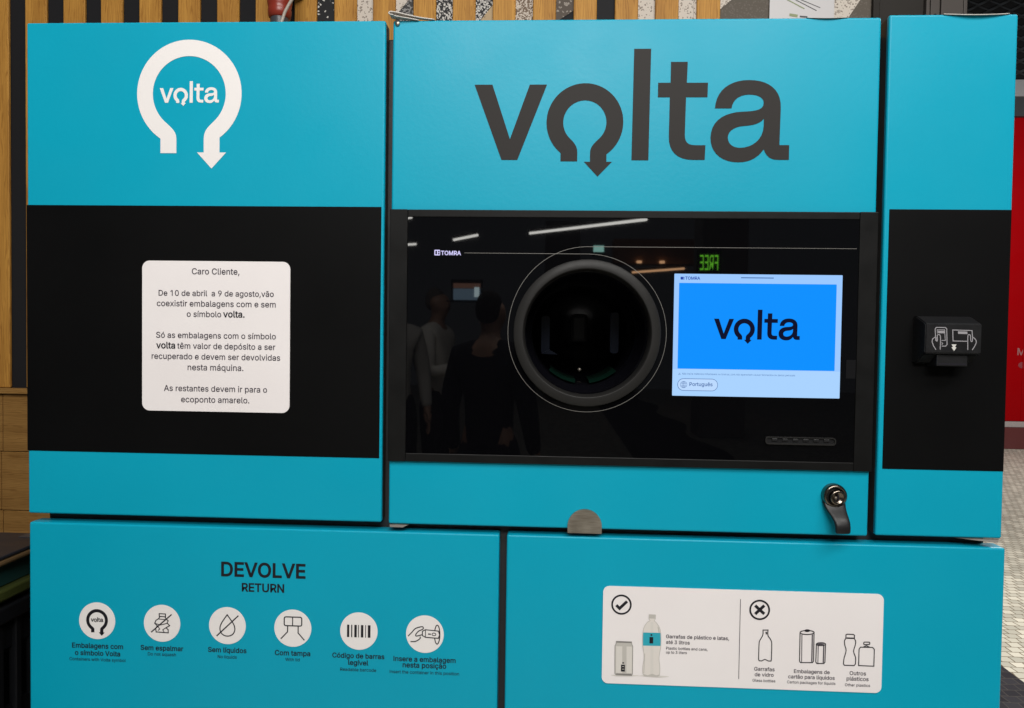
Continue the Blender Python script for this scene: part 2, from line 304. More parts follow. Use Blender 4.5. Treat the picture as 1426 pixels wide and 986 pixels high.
    'w': (0.567, [[83,0,14,228,52,228,80,128,92,82,105,25,99,25,111,81,124,128,151,228,190,228,217,128,229,81,241,25,235,25,248,81,260,128,288,228,327,228,258,0,221,0,191,103,183,135,174,168,166,203,174,203,166,168,158,135,149,103,119,0]]),
    'x': (0.379, [[12,0,103,131,103,103,17,228,60,228,88,183,108,152,124,124,105,124,121,152,140,183,169,228,211,228,125,101,125,128,215,0,172,0,138,51,120,82,104,109,123,109,107,82,89,51,55,0]]),
    'y': (0.389, [[28,-83,37,-51,43,-52,62,-53,71,-50,78,-44,85,-35,90,-21,98,-1,10,228,51,228,99,93,112,52,123,12,110,12,121,52,134,93,183,228,223,228,122,-35,115,-51,106,-64,96,-74,84,-81,70,-86,55,-87,39,-86]]),
    'á': (0.389, [[96,-5,75,-3,57,3,41,13,29,27,21,44,18,65,20,83,26,97,35,107,47,116,60,122,75,126,107,132,140,136,159,141,165,153,165,154,164,167,160,178,153,187,144,193,132,197,117,198,102,197,90,193,71,180,60,164,25,175,34,193,47,208,63,218,80,225,98,229,116,231,143,228,158,223,171,216,184,206,193,192,200,174,202,151,202,0,166,0,166,31,163,31,151,15,141,7,129,1,114,-4],[102,27,121,29,137,35,149,44,158,56,163,69,165,83,165,114,156,109,139,105,120,103,105,101,81,95,70,90,62,84,57,75,55,63,57,52,61,43,68,36,78,31,89,28],[97,257,126,318,167,318,127,257]]),
    'ã': (0.389, [[96,-5,75,-3,57,3,41,13,29,27,21,44,18,65,20,83,26,97,35,107,47,116,60,122,75,126,107,132,140,136,159,141,165,153,165,154,164,167,160,178,153,187,144,193,132,197,117,198,102,197,90,193,71,180,60,164,25,175,34,193,47,208,63,218,80,225,98,229,116,231,143,228,158,223,171,216,184,206,193,192,200,174,202,151,202,0,166,0,166,31,163,31,151,15,141,7,129,1,114,-4],[102,27,121,29,137,35,149,44,158,56,163,69,165,83,165,114,156,109,139,105,120,103,105,101,81,95,70,90,62,84,57,75,55,63,57,52,61,43,68,36,78,31,89,28],[140,268,125,270,112,276,100,282,91,285,83,280,80,269,54,269,57,285,63,299,73,308,87,311,102,308,115,302,126,296,136,294,144,298,148,310,173,310,170,293,164,279,154,271]]),
    'ç': (0.396, [[124,-5,95,-1,70,10,49,28,34,51,24,80,20,112,24,146,34,175,49,198,70,216,95,227,124,231,141,230,156,226,170,221,183,214,194,204,204,193,212,180,217,166,182,157,174,174,162,186,145,195,124,198,104,195,87,186,74,172,65,155,60,135,58,112,60,91,65,70,74,53,87,40,104,31,124,28,146,31,162,40,175,53,183,70,218,61,212,47,205,34,195,22,184,13,171,5,156,0,141,-4],[102,-86,102,-64,126,-64,141,-61,146,-51,141,-40,126,-37,109,-37,115,10,135,10,135,0,135,-18,152,-20,164,-26,171,-37,173,-51,170,-66,162,-77,147,-84,126,-86]]),
    'é': (0.404, [[127,-5,96,-1,70,10,49,27,33,51,24,79,20,112,24,145,33,174,48,198,69,216,94,227,123,231,142,229,159,224,176,216,192,205,204,189,214,169,221,145,223,116,223,102,45,102,45,133,203,133,186,121,184,142,179,161,170,177,158,188,142,196,123,198,104,196,88,188,75,176,65,162,60,145,58,127,58,107,60,83,66,64,77,48,91,37,108,30,127,28,140,29,152,32,162,37,171,44,178,53,183,63,219,54,212,38,201,24,187,12,170,3,150,-3],[106,257,135,318,176,318,136,257]]),
    'ê': (0.404, [[127,-5,96,-1,70,10,49,27,33,51,24,79,20,112,24,145,33,174,48,198,69,216,94,227,123,231,142,229,159,224,176,216,192,205,204,189,214,169,221,145,223,116,223,102,45,102,45,133,203,133,186,121,184,142,179,161,170,177,158,188,142,196,123,198,104,196,88,188,75,176,65,162,60,145,58,127,58,107,60,83,66,64,77,48,91,37,108,30,127,28,140,29,152,32,162,37,171,44,178,53,183,63,219,54,212,38,201,24,187,12,170,3,150,-3],[93,261,57,261,57,263,105,318,140,318,188,263,188,261,151,261,122,297]]),
    'í': (0.167, [[32,0,32,228,68,228,68,0],[34,257,63,318,104,318,64,257]]),
    'ó': (0.415, [[124,-5,95,-1,70,10,49,28,34,51,24,80,20,112,24,146,34,175,49,198,70,216,95,227,124,231,154,227,179,216,200,198,216,175,225,146,229,112,225,80,216,51,200,28,179,10,154,-1],[124,28,145,31,162,40,175,53,184,70,190,91,192,112,190,135,184,155,175,172,162,186,145,195,124,198,104,195,87,186,74,172,65,155,60,135,58,112,60,91,65,70,74,53,87,40,104,31],[108,257,137,318,178,318,138,257]]),
}
DEC = {}


def glyph(ch):
    if ch not in DEC:
        adv, cs = GLYPHS[ch]
        out = [[(k[i] / 600, k[i + 1] / 600) for i in range(0, len(k), 2)] for k in cs]
        DEC[ch] = (adv, out)
    return DEC[ch]


CAP = max(p[1] for p in glyph("E")[1][0])


def text_contours(s, cx, z, width=None, cap=None, align="c"):
    """contours in (x, z) metres, baseline at z; fitted to a width or to a capital height"""
    x, cs = 0.0, []
    for ch in s:
        if ch == " ":
            x += SPACE_ADVANCE
            continue
        adv, g = glyph(ch)
        cs += [[(px + x, py) for px, py in c] for c in g]
        x += adv
    x0 = min(p[0] for c in cs for p in c)
    x1 = max(p[0] for c in cs for p in c)
    k = width / (x1 - x0) if width else cap / CAP
    ox = {"c": (x0 + x1) / 2, "l": x0, "r": x1}[align]
    return [[(cx + (px - ox) * k, z + py * k) for px, py in c] for c in cs]


def fill2d(contours, offset=0.0, extrude=0.0):
    """filled outline (even-odd holes) -> verts (x, depth, z), faces"""
    cu_ = bpy.data.curves.new("tmp", "CURVE")
    cu_.dimensions = "2D"
    cu_.fill_mode = "BOTH"
    cu_.offset = offset
    S = 100.0
    cu_.offset = offset * S
    cu_.extrude = extrude * S
    for c in contours:
        sp = cu_.splines.new("POLY")
        sp.points.add(len(c) - 1)
        for i, p in enumerate(c):
            sp.points[i].co = (p[0] * S, p[1] * S, 0, 1)
        sp.use_cyclic_u = True
    o = bpy.data.objects.new("tmp", cu_)
    me = o.to_mesh()
    vs = [(v.co.x / S, -v.co.z / S, v.co.y / S) for v in me.vertices]
    fs = [tuple(p.vertices) for p in me.polygons]
    o.to_mesh_clear()
    bpy.data.objects.remove(o)
    bpy.data.curves.remove(cu_)
    return vs, fs


def circle(cx, cz, r, n=48, rz=None):
    rz = rz or r
    return [(cx + r * math.cos(2 * math.pi * i / n), cz + rz * math.sin(2 * math.pi * i / n)) for i in range(n)]


def rrect(x0, x1, z0, z1, r, n=8):
    out = []
    for cx, cz, a in ((x1 - r, z1 - r, 0), (x0 + r, z1 - r, 90), (x0 + r, z0 + r, 180), (x1 - r, z0 + r, 270)):
        for i in range(n + 1):
            t = math.radians(a + 90 * i / n)
            out.append((cx + r * math.cos(t), cz + r * math.sin(t)))
    return out


def smooth(pts, n=5, closed=False):
    """Catmull-Rom through the points"""
    P = [Vector(p) for p in pts]
    m = len(P)
    out = []
    for i in range(m if closed else m - 1):
        if closed:
            a, b, c, d = P[i - 1], P[i], P[(i + 1) % m], P[(i + 2) % m]
        else:
            b, c = P[i], P[i + 1]
            a = P[i - 1] if i else b * 2 - c
            d = P[i + 2] if i + 2 < m else c * 2 - b
        for k in range(n):
            t = k / n
            out.append(tuple(0.5 * ((2 * b) + (c - a) * t + (2 * a - 5 * b + 4 * c - d) * t * t + (3 * b - a - 3 * c + d) * t ** 3)))
    if not closed:
        out.append(tuple(P[-1]))
    return out


def bez(p0, p1, p2, p3, n=8):
    out = []
    for i in range(1, n + 1):
        t = i / n
        s = 1 - t
        out.append(tuple(p0[k] * s ** 3 + 3 * p1[k] * s * s * t + 3 * p2[k] * s * t * t + p3[k] * t ** 3 for k in (0, 1)))
    return out


class B:
    """collects shapes for ONE mesh object"""

    def __init__(self):
        self.v, self.f, self.m, self.s, self.mats = [], [], [], [], []

    def mi(self, m):
        if m not in self.mats:
            self.mats.append(m)
        return self.mats.index(m)

    def add(self, vs, fs, m, sm=False):
        o = len(self.v)
        self.v += [tuple(p) for p in vs]
        for f in fs:
            self.f.append(tuple(i + o for i in f))
            self.m.append(self.mi(m))
            self.s.append(sm)
        return self

    def bm(self, b, m, sm=False):
        b.verts.index_update()
        return self.add([v.co[:] for v in b.verts], [[v.index for v in f.verts] for f in b.faces], m, sm)

    def box(self, x0, x1, y0, y1, z0, z1, m, bev=0.0, seg=2):
        b = bmesh.new()
        bmesh.ops.create_cube(b, size=1)
        for v in b.verts:
            v.co = Vector(((x0 + x1) / 2 + v.co.x * (x1 - x0), (y0 + y1) / 2 + v.co.y * (y1 - y0), (z0 + z1) / 2 + v.co.z * (z1 - z0)))
        if bev:
            bmesh.ops.bevel(b, geom=b.edges[:], offset=bev, segments=seg, profile=0.5, affect="EDGES")
        self.bm(b, m, False)
        b.free()
        return self

    def flat(self, contours, y, m, offset=0.0):
        vs, fs = fill2d(contours, offset)
        return self.add([(a, y, c) for a, b_, c in vs], fs, m)

    def slab(self, contours, y0, y1, m):
        """outline with thickness, front at y0"""
        vs, fs = fill2d(contours, 0.0, (y1 - y0) / 2)
        ym = (y0 + y1) / 2
        return self.add([(a, ym + b_, c) for a, b_, c in vs], fs, m)

    def text(self, s, cx, z, y, m, width=None, cap=None, align="c", bold=0.0):
        cs = text_contours(s, cx, z, width, cap, align)
        area = lambda c: sum(c[i - 1][0] * c[i][1] - c[i][0] * c[i - 1][1] for i in range(len(c))) / 2
        box = lambda c: (min(q_[0] for q_ in c), max(q_[0] for q_ in c), min(q_[1] for q_ in c), max(q_[1] for q_ in c))
        layers = [[], [], [], []]
        outs = [c for c in cs if area(c) < 0]
        holes = [c for c in cs if area(c) >= 0]
        used = []
        for c in outs:                                     # strokes of one letter overlap: keep them on separate thin levels
            X0, X1, Z0, Z1 = box(c)
            lv = 0
            while lv < 3 and any(l == lv and X0 < B_[1] and B_[0] < X1 and Z0 < B_[3] and B_[2] < Z1 for l, B_ in used):
                lv += 1
            used.append((lv, (X0, X1, Z0, Z1)))
            layers[lv].append(c)
            for h in holes:
                hb = box(h)
                if hb[0] >= X0 and hb[1] <= X1 and hb[2] >= Z0 and hb[3] <= Z1:
                    layers[lv].append(h)
        for lv, l in enumerate(layers):
            if l:
                self.flat(l, y - 0.00004 * lv, m)
                if bold:                                   # heavier letters: a rim along each outline
                    for c in l:
                        self.stroke(c, 2 * bold, y - 0.00004 * lv + 0.00002, m, True)
        return self

    def stroke(self, pts, w, y, m, closed=False):
        """mitred ribbon in the x-z plane"""
        P = [Vector(p) for p in pts]
        Q = [P[0]]
        for p in P[1:]:
            if (p - Q[-1]).length > 1e-6:
                Q.append(p)
        if closed and (Q[0] - Q[-1]).length < 1e-6:
            Q.pop()
        n = len(Q)
        L, R = [], []
        for i in range(n):
            a = Q[i - 1] if (closed or i) else None
            c = Q[(i + 1) % n] if (closed or i + 1 < n) else None
            d0 = (Q[i] - a).normalized() if a is not None else None
            d1 = (c - Q[i]).normalized() if c is not None else None
            d0 = d0 if d0 is not None else d1
            d1 = d1 if d1 is not None else d0
            n0, n1 = Vector((-d0.y, d0.x)), Vector((-d1.y, d1.x))
            mt = n0 + n1
            mt = mt.normalized() if mt.length > 1e-6 else n0
            k = (w / 2) / max(0.45, mt.dot(n0))
            L.append(Q[i] + mt * k)
            R.append(Q[i] - mt * k)
        vs = [(p.x, y, p.y) for p in L] + [(p.x, y, p.y) for p in R]
        fs = [(i, n + i, n + (i + 1) % n, (i + 1) % n) for i in range(n if closed else n - 1)]
        return self.add(vs, fs, m)

    def lathe(self, cx, cz, prof, m, n=96, sm=True, ax="y", cap_end=False):
        """profile of (radius, depth) turned round an axis along Y"""
        vs, fs = [], []
        for r, y in prof:
            for i in range(n):
                t = 2 * math.pi * i / n
                vs.append((cx + r * math.cos(t), y, cz + r * math.sin(t)))
        for k in range(len(prof) - 1):
            for i in range(n):
                j = (i + 1) % n
                fs.append((k * n + i, k * n + j, (k + 1) * n + j, (k + 1) * n + i))
        if cap_end:
            fs.append(tuple((len(prof) - 1) * n + i for i in range(n)))
        return self.add(vs, fs, m, sm)

    def lathe_z(self, cx, cy, prof, m, n=40):
        vs, fs = [], []
        for r, z in prof:
            for i in range(n):
                t = 2 * math.pi * i / n
                vs.append((cx + r * math.cos(t), cy + r * math.sin(t), z))
        for k in range(len(prof) - 1):
            for i in range(n):
                j = (i + 1) % n
                fs.append((k * n + i, k * n + j, (k + 1) * n + j, (k + 1) * n + i))
        return self.add(vs, fs, m, True)

    def tube(self, pts, r, m, n=12):
        P = [Vector(p) for p in pts]
        vs, fs = [], []
        for i, p in enumerate(P):
            d = (P[min(i + 1, len(P) - 1)] - P[max(i - 1, 0)]).normalized()
            a = d.orthogonal().normalized() if i == 0 else (a_prev - d * a_prev.dot(d)).normalized()
            a_prev = a
            b = d.cross(a)
            for k in range(n):
                t = 2 * math.pi * k / n
                vs.append(tuple(p + a * (r * math.cos(t)) + b * (r * math.sin(t))))
        for i in range(len(P) - 1):
            for k in range(n):
                j = (k + 1) % n
                fs.append((i * n + k, i * n + j, (i + 1) * n + j, (i + 1) * n + k))
        fs.append(tuple(range(n)))
        fs.append(tuple((len(P) - 1) * n + k for k in range(n)))
        return self.add(vs, fs, m, True)

    def build(self, name, parent=None, label=None, normals=True):
        me = bpy.data.meshes.new(name)
        me.from_pydata(self.v, [], self.f)
        for m in self.mats:
            me.materials.append(m)
        me.polygons.foreach_set("material_index", self.m)
        me.polygons.foreach_set("use_smooth", self.s)
        me.update()
        o = bpy.data.objects.new(name, me)
        COL.objects.link(o)
        if parent is not None:
            o.parent = parent
        if label:
            o["label"] = label
        return o


def cut_round(o, cx, cz, r, y0, y1):
    """bore a round hole along Y through a mesh object"""
    c = B().lathe(cx, cz, [(r, y0), (r, y1)], o.data.materials[0], 96, False)
    n = 96
    c.f += [tuple(range(n)), tuple(range(2 * n - 1, n - 1, -1))]
    c.m += [0, 0]
    c.s += [False, False]
    k = c.build("tmp")
    bm_ = bmesh.new()
    bm_.from_mesh(k.data)
    bmesh.ops.recalc_face_normals(bm_, faces=bm_.faces[:])
    bm_.to_mesh(k.data)
    bm_.free()
    md = o.modifiers.new("bore", "BOOLEAN")
    md.operation, md.object, md.solver = "DIFFERENCE", k, "EXACT"
    dg = bpy.context.evaluated_depsgraph_get()
    nm = bpy.data.meshes.new_from_object(o.evaluated_get(dg))
    o.modifiers.clear()
    o.data = nm
    bpy.data.objects.remove(k)


def tag(o, label, cat, group=None):
    o["label"] = label
    o["category"] = cat
    if group:
        o["group"] = group
    return o


def thing(name, label, cat, group=None, loc=(0, 0, 0)):
    o = bpy.data.objects.new(name, None)
    o.empty_display_size = 0.1
    COL.objects.link(o)
    o.location = loc
    return tag(o, label, cat, group)


# ------------------------------------------------------------------ the swirl emblem and its wordmark
def horseshoe(cx, cz, R, ri, li, lo, lb, rr, ro, az, aL, aT, atz, aR, yj):
    jl, jr = -math.sqrt(1 - lo * lo), -math.sqrt(1 - ro * ro)
    c = [(lo, lb), (lo, jl)]
    a0, a1 = math.atan2(jl, lo), math.atan2(jr, ro)
    a0 = a0 % (2 * math.pi)
    n = 56
    for i in range(1, n + 1):
        t = a0 + (a1 - a0) * i / n
        c.append((math.cos(t), math.sin(t)))
    c += [(ro, az), (aR, az), (aT, atz), (aL, az), (rr, az), (rr, yj)]
    aR_, aL_ = math.radians(-47), math.radians(227)
    pR = (ri * math.cos(aR_), ri * math.sin(aR_))
    pL = (ri * math.cos(aL_), ri * math.sin(aL_))
    c += bez((rr, yj), (rr, yj + 0.15), (pR[0] - 0.12, pR[1] - 0.11), pR, 7)
    for i in range(1, n + 1):
        t = aR_ + (aL_ - aR_) * i / n
        c.append((ri * math.cos(t), ri * math.sin(t)))
    c += bez(pL, (pL[0] + 0.12, pL[1] - 0.11), (li, yj + 0.15), (li, yj), 7)
    c += [(li, lb)]
    return [(cx + x * R, cz + y * R) for x, y in c]


BIG = dict(ri=0.697, li=-0.244, lo=-0.55, lb=-1.105, rr=0.279, ro=0.582, az=-1.09, aL=0.15, aT=0.429, atz=-1.39, aR=0.707, yj=-0.84)
SMALL = dict(ri=0.562, li=-0.183, lo=-0.62, lb=-1.0, rr=0.150, ro=0.578, az=-1.01, aL=-0.007, aT=0.353, atz=-1.39, aR=0.722, yj=-0.77)


def wordmark():
    """the five letters in units of the total width, baseline at 0"""
    U = lambda pts: [((x - 60) / 1250, (638 - y) / 1250) for x, y in pts]
    v = U([(60, 338), (132, 338), (205, 555), (282, 338), (351, 338), (236, 638), (172, 638)])
    hs = horseshoe(0, 0, 1, **SMALL)
    o = [((504 + 153 * x - 60) / 1250, (638 - 488 + 155 * y) / 1250) for x, y in hs]
    l = U([(695, 198), (762, 198), (759, 638), (692, 638)])
    t = [(841, 250), (907, 250), (905, 332), (988, 332), (987, 389), (903, 389), (901, 535)]
    t += bez((901, 535), (901, 565), (912, 578), (942, 578), 6) + [(983, 578), (981, 636), (935, 636)]
    t += bez((935, 636), (870, 636), (838, 600), (838, 545), 8) + [(839, 389), (792, 389), (792, 332), (841, 332)]
    a = [(1017, 433)]
    a += bez((1017, 433), (1020, 362), (1072, 322), (1148, 322), 10)
    a += bez((1148, 322), (1226, 322), (1274, 360), (1274, 430), 10)
    a += [(1272, 577), (1310, 577), (1310, 635), (1268, 635)]
    a += bez((1268, 635), (1238, 635), (1222, 622), (1211, 594), 6)
    a += bez((1211, 594), (1190, 626), (1158, 645), (1112, 645), 8)
    a += bez((1112, 645), (1046, 645), (1002, 606), (1002, 548), 9)
    a += bez((1002, 548), (1002, 482), (1052, 449), (1125, 446), 9)
    a += bez((1125, 446), (1176, 444), (1207, 440), (1207, 412), 7)
    a += bez((1207, 412), (1207, 390), (1184, 379), (1150, 379), 7)
    a += bez((1150, 379), (1110, 379), (1086, 400), (1082, 433), 7)
    b = [(1209, 474)]
    b += bez((1209, 474), (1192, 496), (1160, 500), (1132, 502), 8)
    b += bez((1132, 502), (1094, 505), (1070, 522), (1070, 547), 7)
    b += bez((1070, 547), (1070, 572), (1090, 588), (1118, 588), 7)
    b += bez((1118, 588), (1165, 588), (1209, 556), (1209, 500), 8)
    return [v, o, l, U(t), U(a), U(b)]


WM = wordmark()


def wm_at(x0, z0, width):
    return [[(x0 + x * width, z0 + y * width) for x, y in c] for c in WM]


# ================================================================== THE MACHINE
XL, XR = -0.620, 0.620
ZT, ZB, ZL = 1.740, 1.1048, 1.0942
machine = thing("reverse_vending_machine",
                "turquoise and black bottle return machine with round opening, lit screen and white stickers", "recycling machine")

b = B()
b.box(XL + 0.010, XR - 0.010, 0.026, 0.70, 0.06, 1.727, BODY, 0.003)
b.box(XL + 0.03, XR - 0.03, 0.05, 0.68, 0.0, 0.06, FRAME)
cut_round(b.build("cabinet_body", machine), 0.1037, 1.3512, 0.0790, -0.1, 0.45)


DOORBACK = noise_rough(mat("dark_door_return", (0.035, 0.034, 0.033), 0.5, spec=0.3), 20, 0.45, 0.6)  # dark sides of the upper doors behind the turquoise wrap


def door(name, x0, x1, z0, z1, label, wrap=0.0085):
    d = B()
    d.box(x0, x1, 0.0, wrap, z0, z1, TEAL, 0.0026, 4)
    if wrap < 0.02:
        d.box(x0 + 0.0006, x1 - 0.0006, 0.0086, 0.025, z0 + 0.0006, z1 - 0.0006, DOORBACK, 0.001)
    return d.build(name, machine, label)


E1, E2 = -0.0004, -0.0007         # print levels above a door's front

# ---- bin door on the left
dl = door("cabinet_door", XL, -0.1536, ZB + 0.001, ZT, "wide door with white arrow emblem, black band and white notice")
b = B()
b.flat([horseshoe(-0.4056, 1.6491, 0.0681, **BIG)], E1, WHITE)
b.flat(wm_at(-0.4441, 1.6377, 0.0771), E1, WHITE)
b.build("arrow_emblem", dl, "white horseshoe arrow emblem round the word volta")
b = B()
b.box(XL - 0.0004, -0.1570, -0.0008, 0.004, 1.1882, 1.5070, BLACKP, 0.0005)
b.build("black_panel", dl)
b = B()
YN = -0.0022
b.slab([rrect(-0.4662, -0.2731, 1.2438, 1.4366, 0.0098)], -0.0018, -0.0007, PAPER)
for s, z, x0, x1 in (("Caro Cliente,", 1.4197, -0.4007, -0.3389),
                     ("De 10 de abril  a 9 de agosto,vão", 1.3919, -0.4443, -0.2942),
                     ("coexistir embalagens com e sem", 1.3785, -0.4467, -0.2916),
                     ("Só as embalagens com o símbolo", 1.3379, -0.4475, -0.2912),
                     ("recuperado e devem ser devolvidas", 1.3107, -0.4534, -0.2854),
                     ("nesta máquina.", 1.2968, -0.4060, -0.3332),
                     ("As restantes devem ir para o", 1.2696, -0.4371, -0.3022),
                     ("ecoponto amarelo.", 1.2554, -0.4146, -0.3253)):
    b.text(s, (x0 + x1) / 2, z, YN, INKSOFT, width=x1 - x0, bold=0.00010)
b.text("o símbolo", -0.4073, 1.3652, YN, INKSOFT, width=0.0449, align="l", bold=0.00010)
b.text("volta.", -0.3595, 1.3652, YN, INK, width=0.0274, align="l", bold=0.00026)
b.text("volta", -0.4472, 1.3243, YN, INK, width=0.0244, align="l", bold=0.00026)
b.text("têm valor de depósito a ser", -0.4198, 1.3243, YN, INKSOFT, width=0.1280, align="l", bold=0.00010)
b.build("notice", dl, "white rounded notice of Portuguese text")

# ---- front door in the middle, with its black glass display
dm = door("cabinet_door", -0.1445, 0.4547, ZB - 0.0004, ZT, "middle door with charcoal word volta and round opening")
cut_round(dm, 0.1037, 1.3512, 0.0790, -0.1, 0.1)
b = B()
b.flat(wm_at(-0.0408, 1.5664, 0.3885), E1, CHAR)
b.build("wordmark", dm, "charcoal word volta with arrow in its letter o")

dp = B()
dp.box(-0.1448, 0.4551, -0.0016, 0.012, 1.1862, 1.5032, FRAME, 0.0012)
disp = dp.build("display_panel", machine, "black glass front with charcoal frame")
cut_round(disp, 0.1037, 1.3512, 0.0790, -0.1, 0.1)
b = B()                                                     # frame strips standing proud of the glass
b.box(-0.1452, -0.1226, -0.0052, -0.0017, 1.1858, 1.5036, FRAME, 0.0008)
b.box(0.4336, 0.4555, -0.0052, -0.0017, 1.1858, 1.5036, FRAME, 0.0008)
b.box(-0.1225, 0.4335, -0.0048, -0.0017, 1.4942, 1.5034, FRAME, 0.0008)
b.box(-0.1225, 0.4335, -0.0052, -0.0017, 1.1860, 1.1964, FRAME, 0.0008)
b.build("panel_frame", disp)
CXR, CZR = 0.1037, 1.3512
b = B()
vs, fs = fill2d([rrect(-0.1222, 0.4333, 1.1967, 1.4940, 0.001), circle(CXR, CZR, 0.0790, 96)], 0, 0.0012)
b.add([(x, -0.0029 + y, z) for x, y, z in vs], fs, GLASS)
b.build("glass", disp)
YG = -0.0044
b = B()
b.lathe(CXR, CZR, [(0.0912, -0.004), (0.0912, -0.0086), (0.0909, -0.0096), (0.0902, -0.0102), (0.0806, -0.0122),
                   (0.0798, -0.0120), (0.0793, -0.0113), (0.0788, -0.0095), (0.0780, -0.0068), (0.0776, -0.004), (0.0774, 0.012)], RING, 128)
b.build("opening_ring", disp, "grey plastic ring round the bottle opening")
b = B()
b.lathe(CXR, CZR, [(0.0774, 0.012), (0.0774, 0.05), (0.072, 0.06), (0.072, 0.24), (0.066, 0.25), (0.066, 0.32)], CHUTE, 96, cap_end=True)
b.box(CXR - 0.014, CXR + 0.014, 0.235, 0.25, CZR - 0.014, CZR + 0.030, BODY, 0.006)
b.lathe(CXR, CZR - 0.055, [(0.0001, 0.196), (0.0025, 0.196), (0.0030, 0.198), (0.0030, 0.205)], STEEL, 24)
for a0, a1 in ((-132, -98), (-82, -48)):
    vs = []
    for i in range(13):
        t = math.radians(a0 + (a1 - a0) * i / 12)
        for r, y in ((0.0695, 0.10), (0.0655, 0.115), (0.0655, 0.20), (0.0695, 0.215)):
            vs.append((CXR + r * math.cos(t), y, CZR + r * math.sin(t)))
    fs = [(i * 4 + k, i * 4 + k + 1, i * 4 + k + 5, i * 4 + k + 4) for i in range(12) for k in range(3)]
    b.add(vs, fs, CHUTEGREEN)
GLINT = mat("blue_glint_panel", (0.002, 0.005, 0.014), 0.3, spec=0.25)  # added panels: their dark blue stands in for glints inside the chute
b.slab([rrect(CXR - 0.058, CXR - 0.046, CZR - 0.030, CZR + 0.024, 0.004)], 0.13, 0.15, GLINT)
b.slab([[(CXR - 0.058, CZR - 0.030), (CXR - 0.034, CZR - 0.031), (CXR - 0.046, CZR - 0.024)]], 0.128, 0.13, GLINT)
b.slab([rrect(CXR + 0.040, CXR + 0.052, CZR - 0.028, CZR + 0.030, 0.004)], 0.13, 0.15, GLINT)
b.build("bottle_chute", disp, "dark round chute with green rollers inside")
# fine pale line: from the maker's mark over the ring, once round it and away to the right
RL = 0.0984
path = [(-0.0506, CZR + RL), (0.03, CZR + RL), (0.075, CZR + RL)]
for i in range(61):
    t = math.radians(90 - 270 * i / 60)
    path.append((CXR + RL * math.cos(t), CZR + RL * math.sin(t)))
for i in range(1, 25):
    u = i / 24
    t = math.radians(180 - 88 * u)
    r = RL + (0.1074 - RL) * (u * u * (3 - 2 * u))
    path.append((CXR + r * math.cos(t), CZR + r * math.sin(t)))
path += [(0.115, 1.4587), (0.2, 1.4587), (0.4305, 1.4588)]
b = B()
k = 3 + 48                                                  # split so the line never lies over itself
b.stroke(path[:k], 0.00052, YG, LINE)
b.stroke(path[k - 1:], 0.00052, YG - 0.00008, LINE)
b.build("trim_line", disp)
b = B()
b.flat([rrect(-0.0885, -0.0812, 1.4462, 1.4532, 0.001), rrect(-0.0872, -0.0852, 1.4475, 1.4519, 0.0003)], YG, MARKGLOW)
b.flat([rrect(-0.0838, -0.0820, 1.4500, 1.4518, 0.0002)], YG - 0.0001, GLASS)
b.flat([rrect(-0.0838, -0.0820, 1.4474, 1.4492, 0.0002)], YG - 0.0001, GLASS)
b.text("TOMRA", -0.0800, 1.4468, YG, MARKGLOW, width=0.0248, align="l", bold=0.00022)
b.build("maker_mark", disp, "small white lettering TOMRA")
# screen
b = B()
SX0, SX1, SZ0, SZ1 = 0.2106, 0.4145, 1.2752, 1.4263
Y0 = YG
b.flat([rrect(SX0, SX1, SZ0, SZ1, 0.0008)], Y0, SCR_PALE)
b.flat([rrect(SX0, SX1, SZ0, 1.3082, 0.0008)], Y0 - 0.00004, SCR_LOW)
b.flat([rrect(0.2166, 0.4077, 1.3089, 1.4150, 0.0008)], Y0 - 0.0001, SCR_BLUE)
b.flat(wm_at(0.2601, 1.3462, 0.1046), Y0 - 0.0002, SCR_INK)
b.flat([rrect(0.2183, 0.2213, 1.4191, 1.4225, 0.0003)], Y0 - 0.0001, SCR_NAVY)
b.flat([rrect(0.2217, 0.2228, 1.4210, 1.4225, 0.0001)], Y0 - 0.0001, SCR_NAVY)
b.flat([rrect(0.2217, 0.2228, 1.4191, 1.4206, 0.0001)], Y0 - 0.0001, SCR_NAVY)
b.text("TOMRA", 0.2240, 1.4191, Y0 - 0.0001, SCR_NAVY, width=0.0180, align="l", bold=0.00012)
b.flat([rrect(0.2918, 0.3317, 1.4215, 1.4226, 0.0005)], Y0 - 0.0001, SCR_GREY)
b.text("Não insira materiais inflamáveis ou tóxicos, pois não aparentam causar ferimentos ou danos pessoais", 0.2226, 1.3016, Y0 - 0.0001, SCR_GREY, width=0.1376, align="l")
b.stroke([(0.2181, 1.3014), (0.2192, 1.3036), (0.2203, 1.3014)], 0.0003, Y0 - 0.0001, SCR_GREY, True)
b.flat([rrect(0.2169, 0.2665, 1.2815, 1.2968, 0.0075)], Y0 - 0.0001, SCR_GREY)
b.flat([rrect(0.2175, 0.2659, 1.2821, 1.2962, 0.0069)], Y0 - 0.0002, SCR_BTN)
gx, gz, gr = 0.2245, 1.28915, 0.0040
for rx in (gr, gr * 0.45):
    b.stroke(circle(gx, gz, rx, 32, gr), 0.0004, Y0 - 0.0003, SCR_GREY, True)
for dz in (-0.0017, 0.0017):
    w_ = math.sqrt(gr * gr - dz * dz)
    b.stroke([(gx - w_, gz + dz), (gx + w_, gz + dz)], 0.0004, Y0 - 0.00035, SCR_GREY)
b.stroke([(gx, gz - gr), (gx, gz + gr)], 0.0004, Y0 - 0.00038, SCR_GREY)
b.text("Português", 0.2317, 1.2877, Y0 - 0.0003, SCR_GREY, width=0.0282, align="l", bold=0.0001)
b.build("screen", disp, "lit blue screen showing the word volta and a Português button")
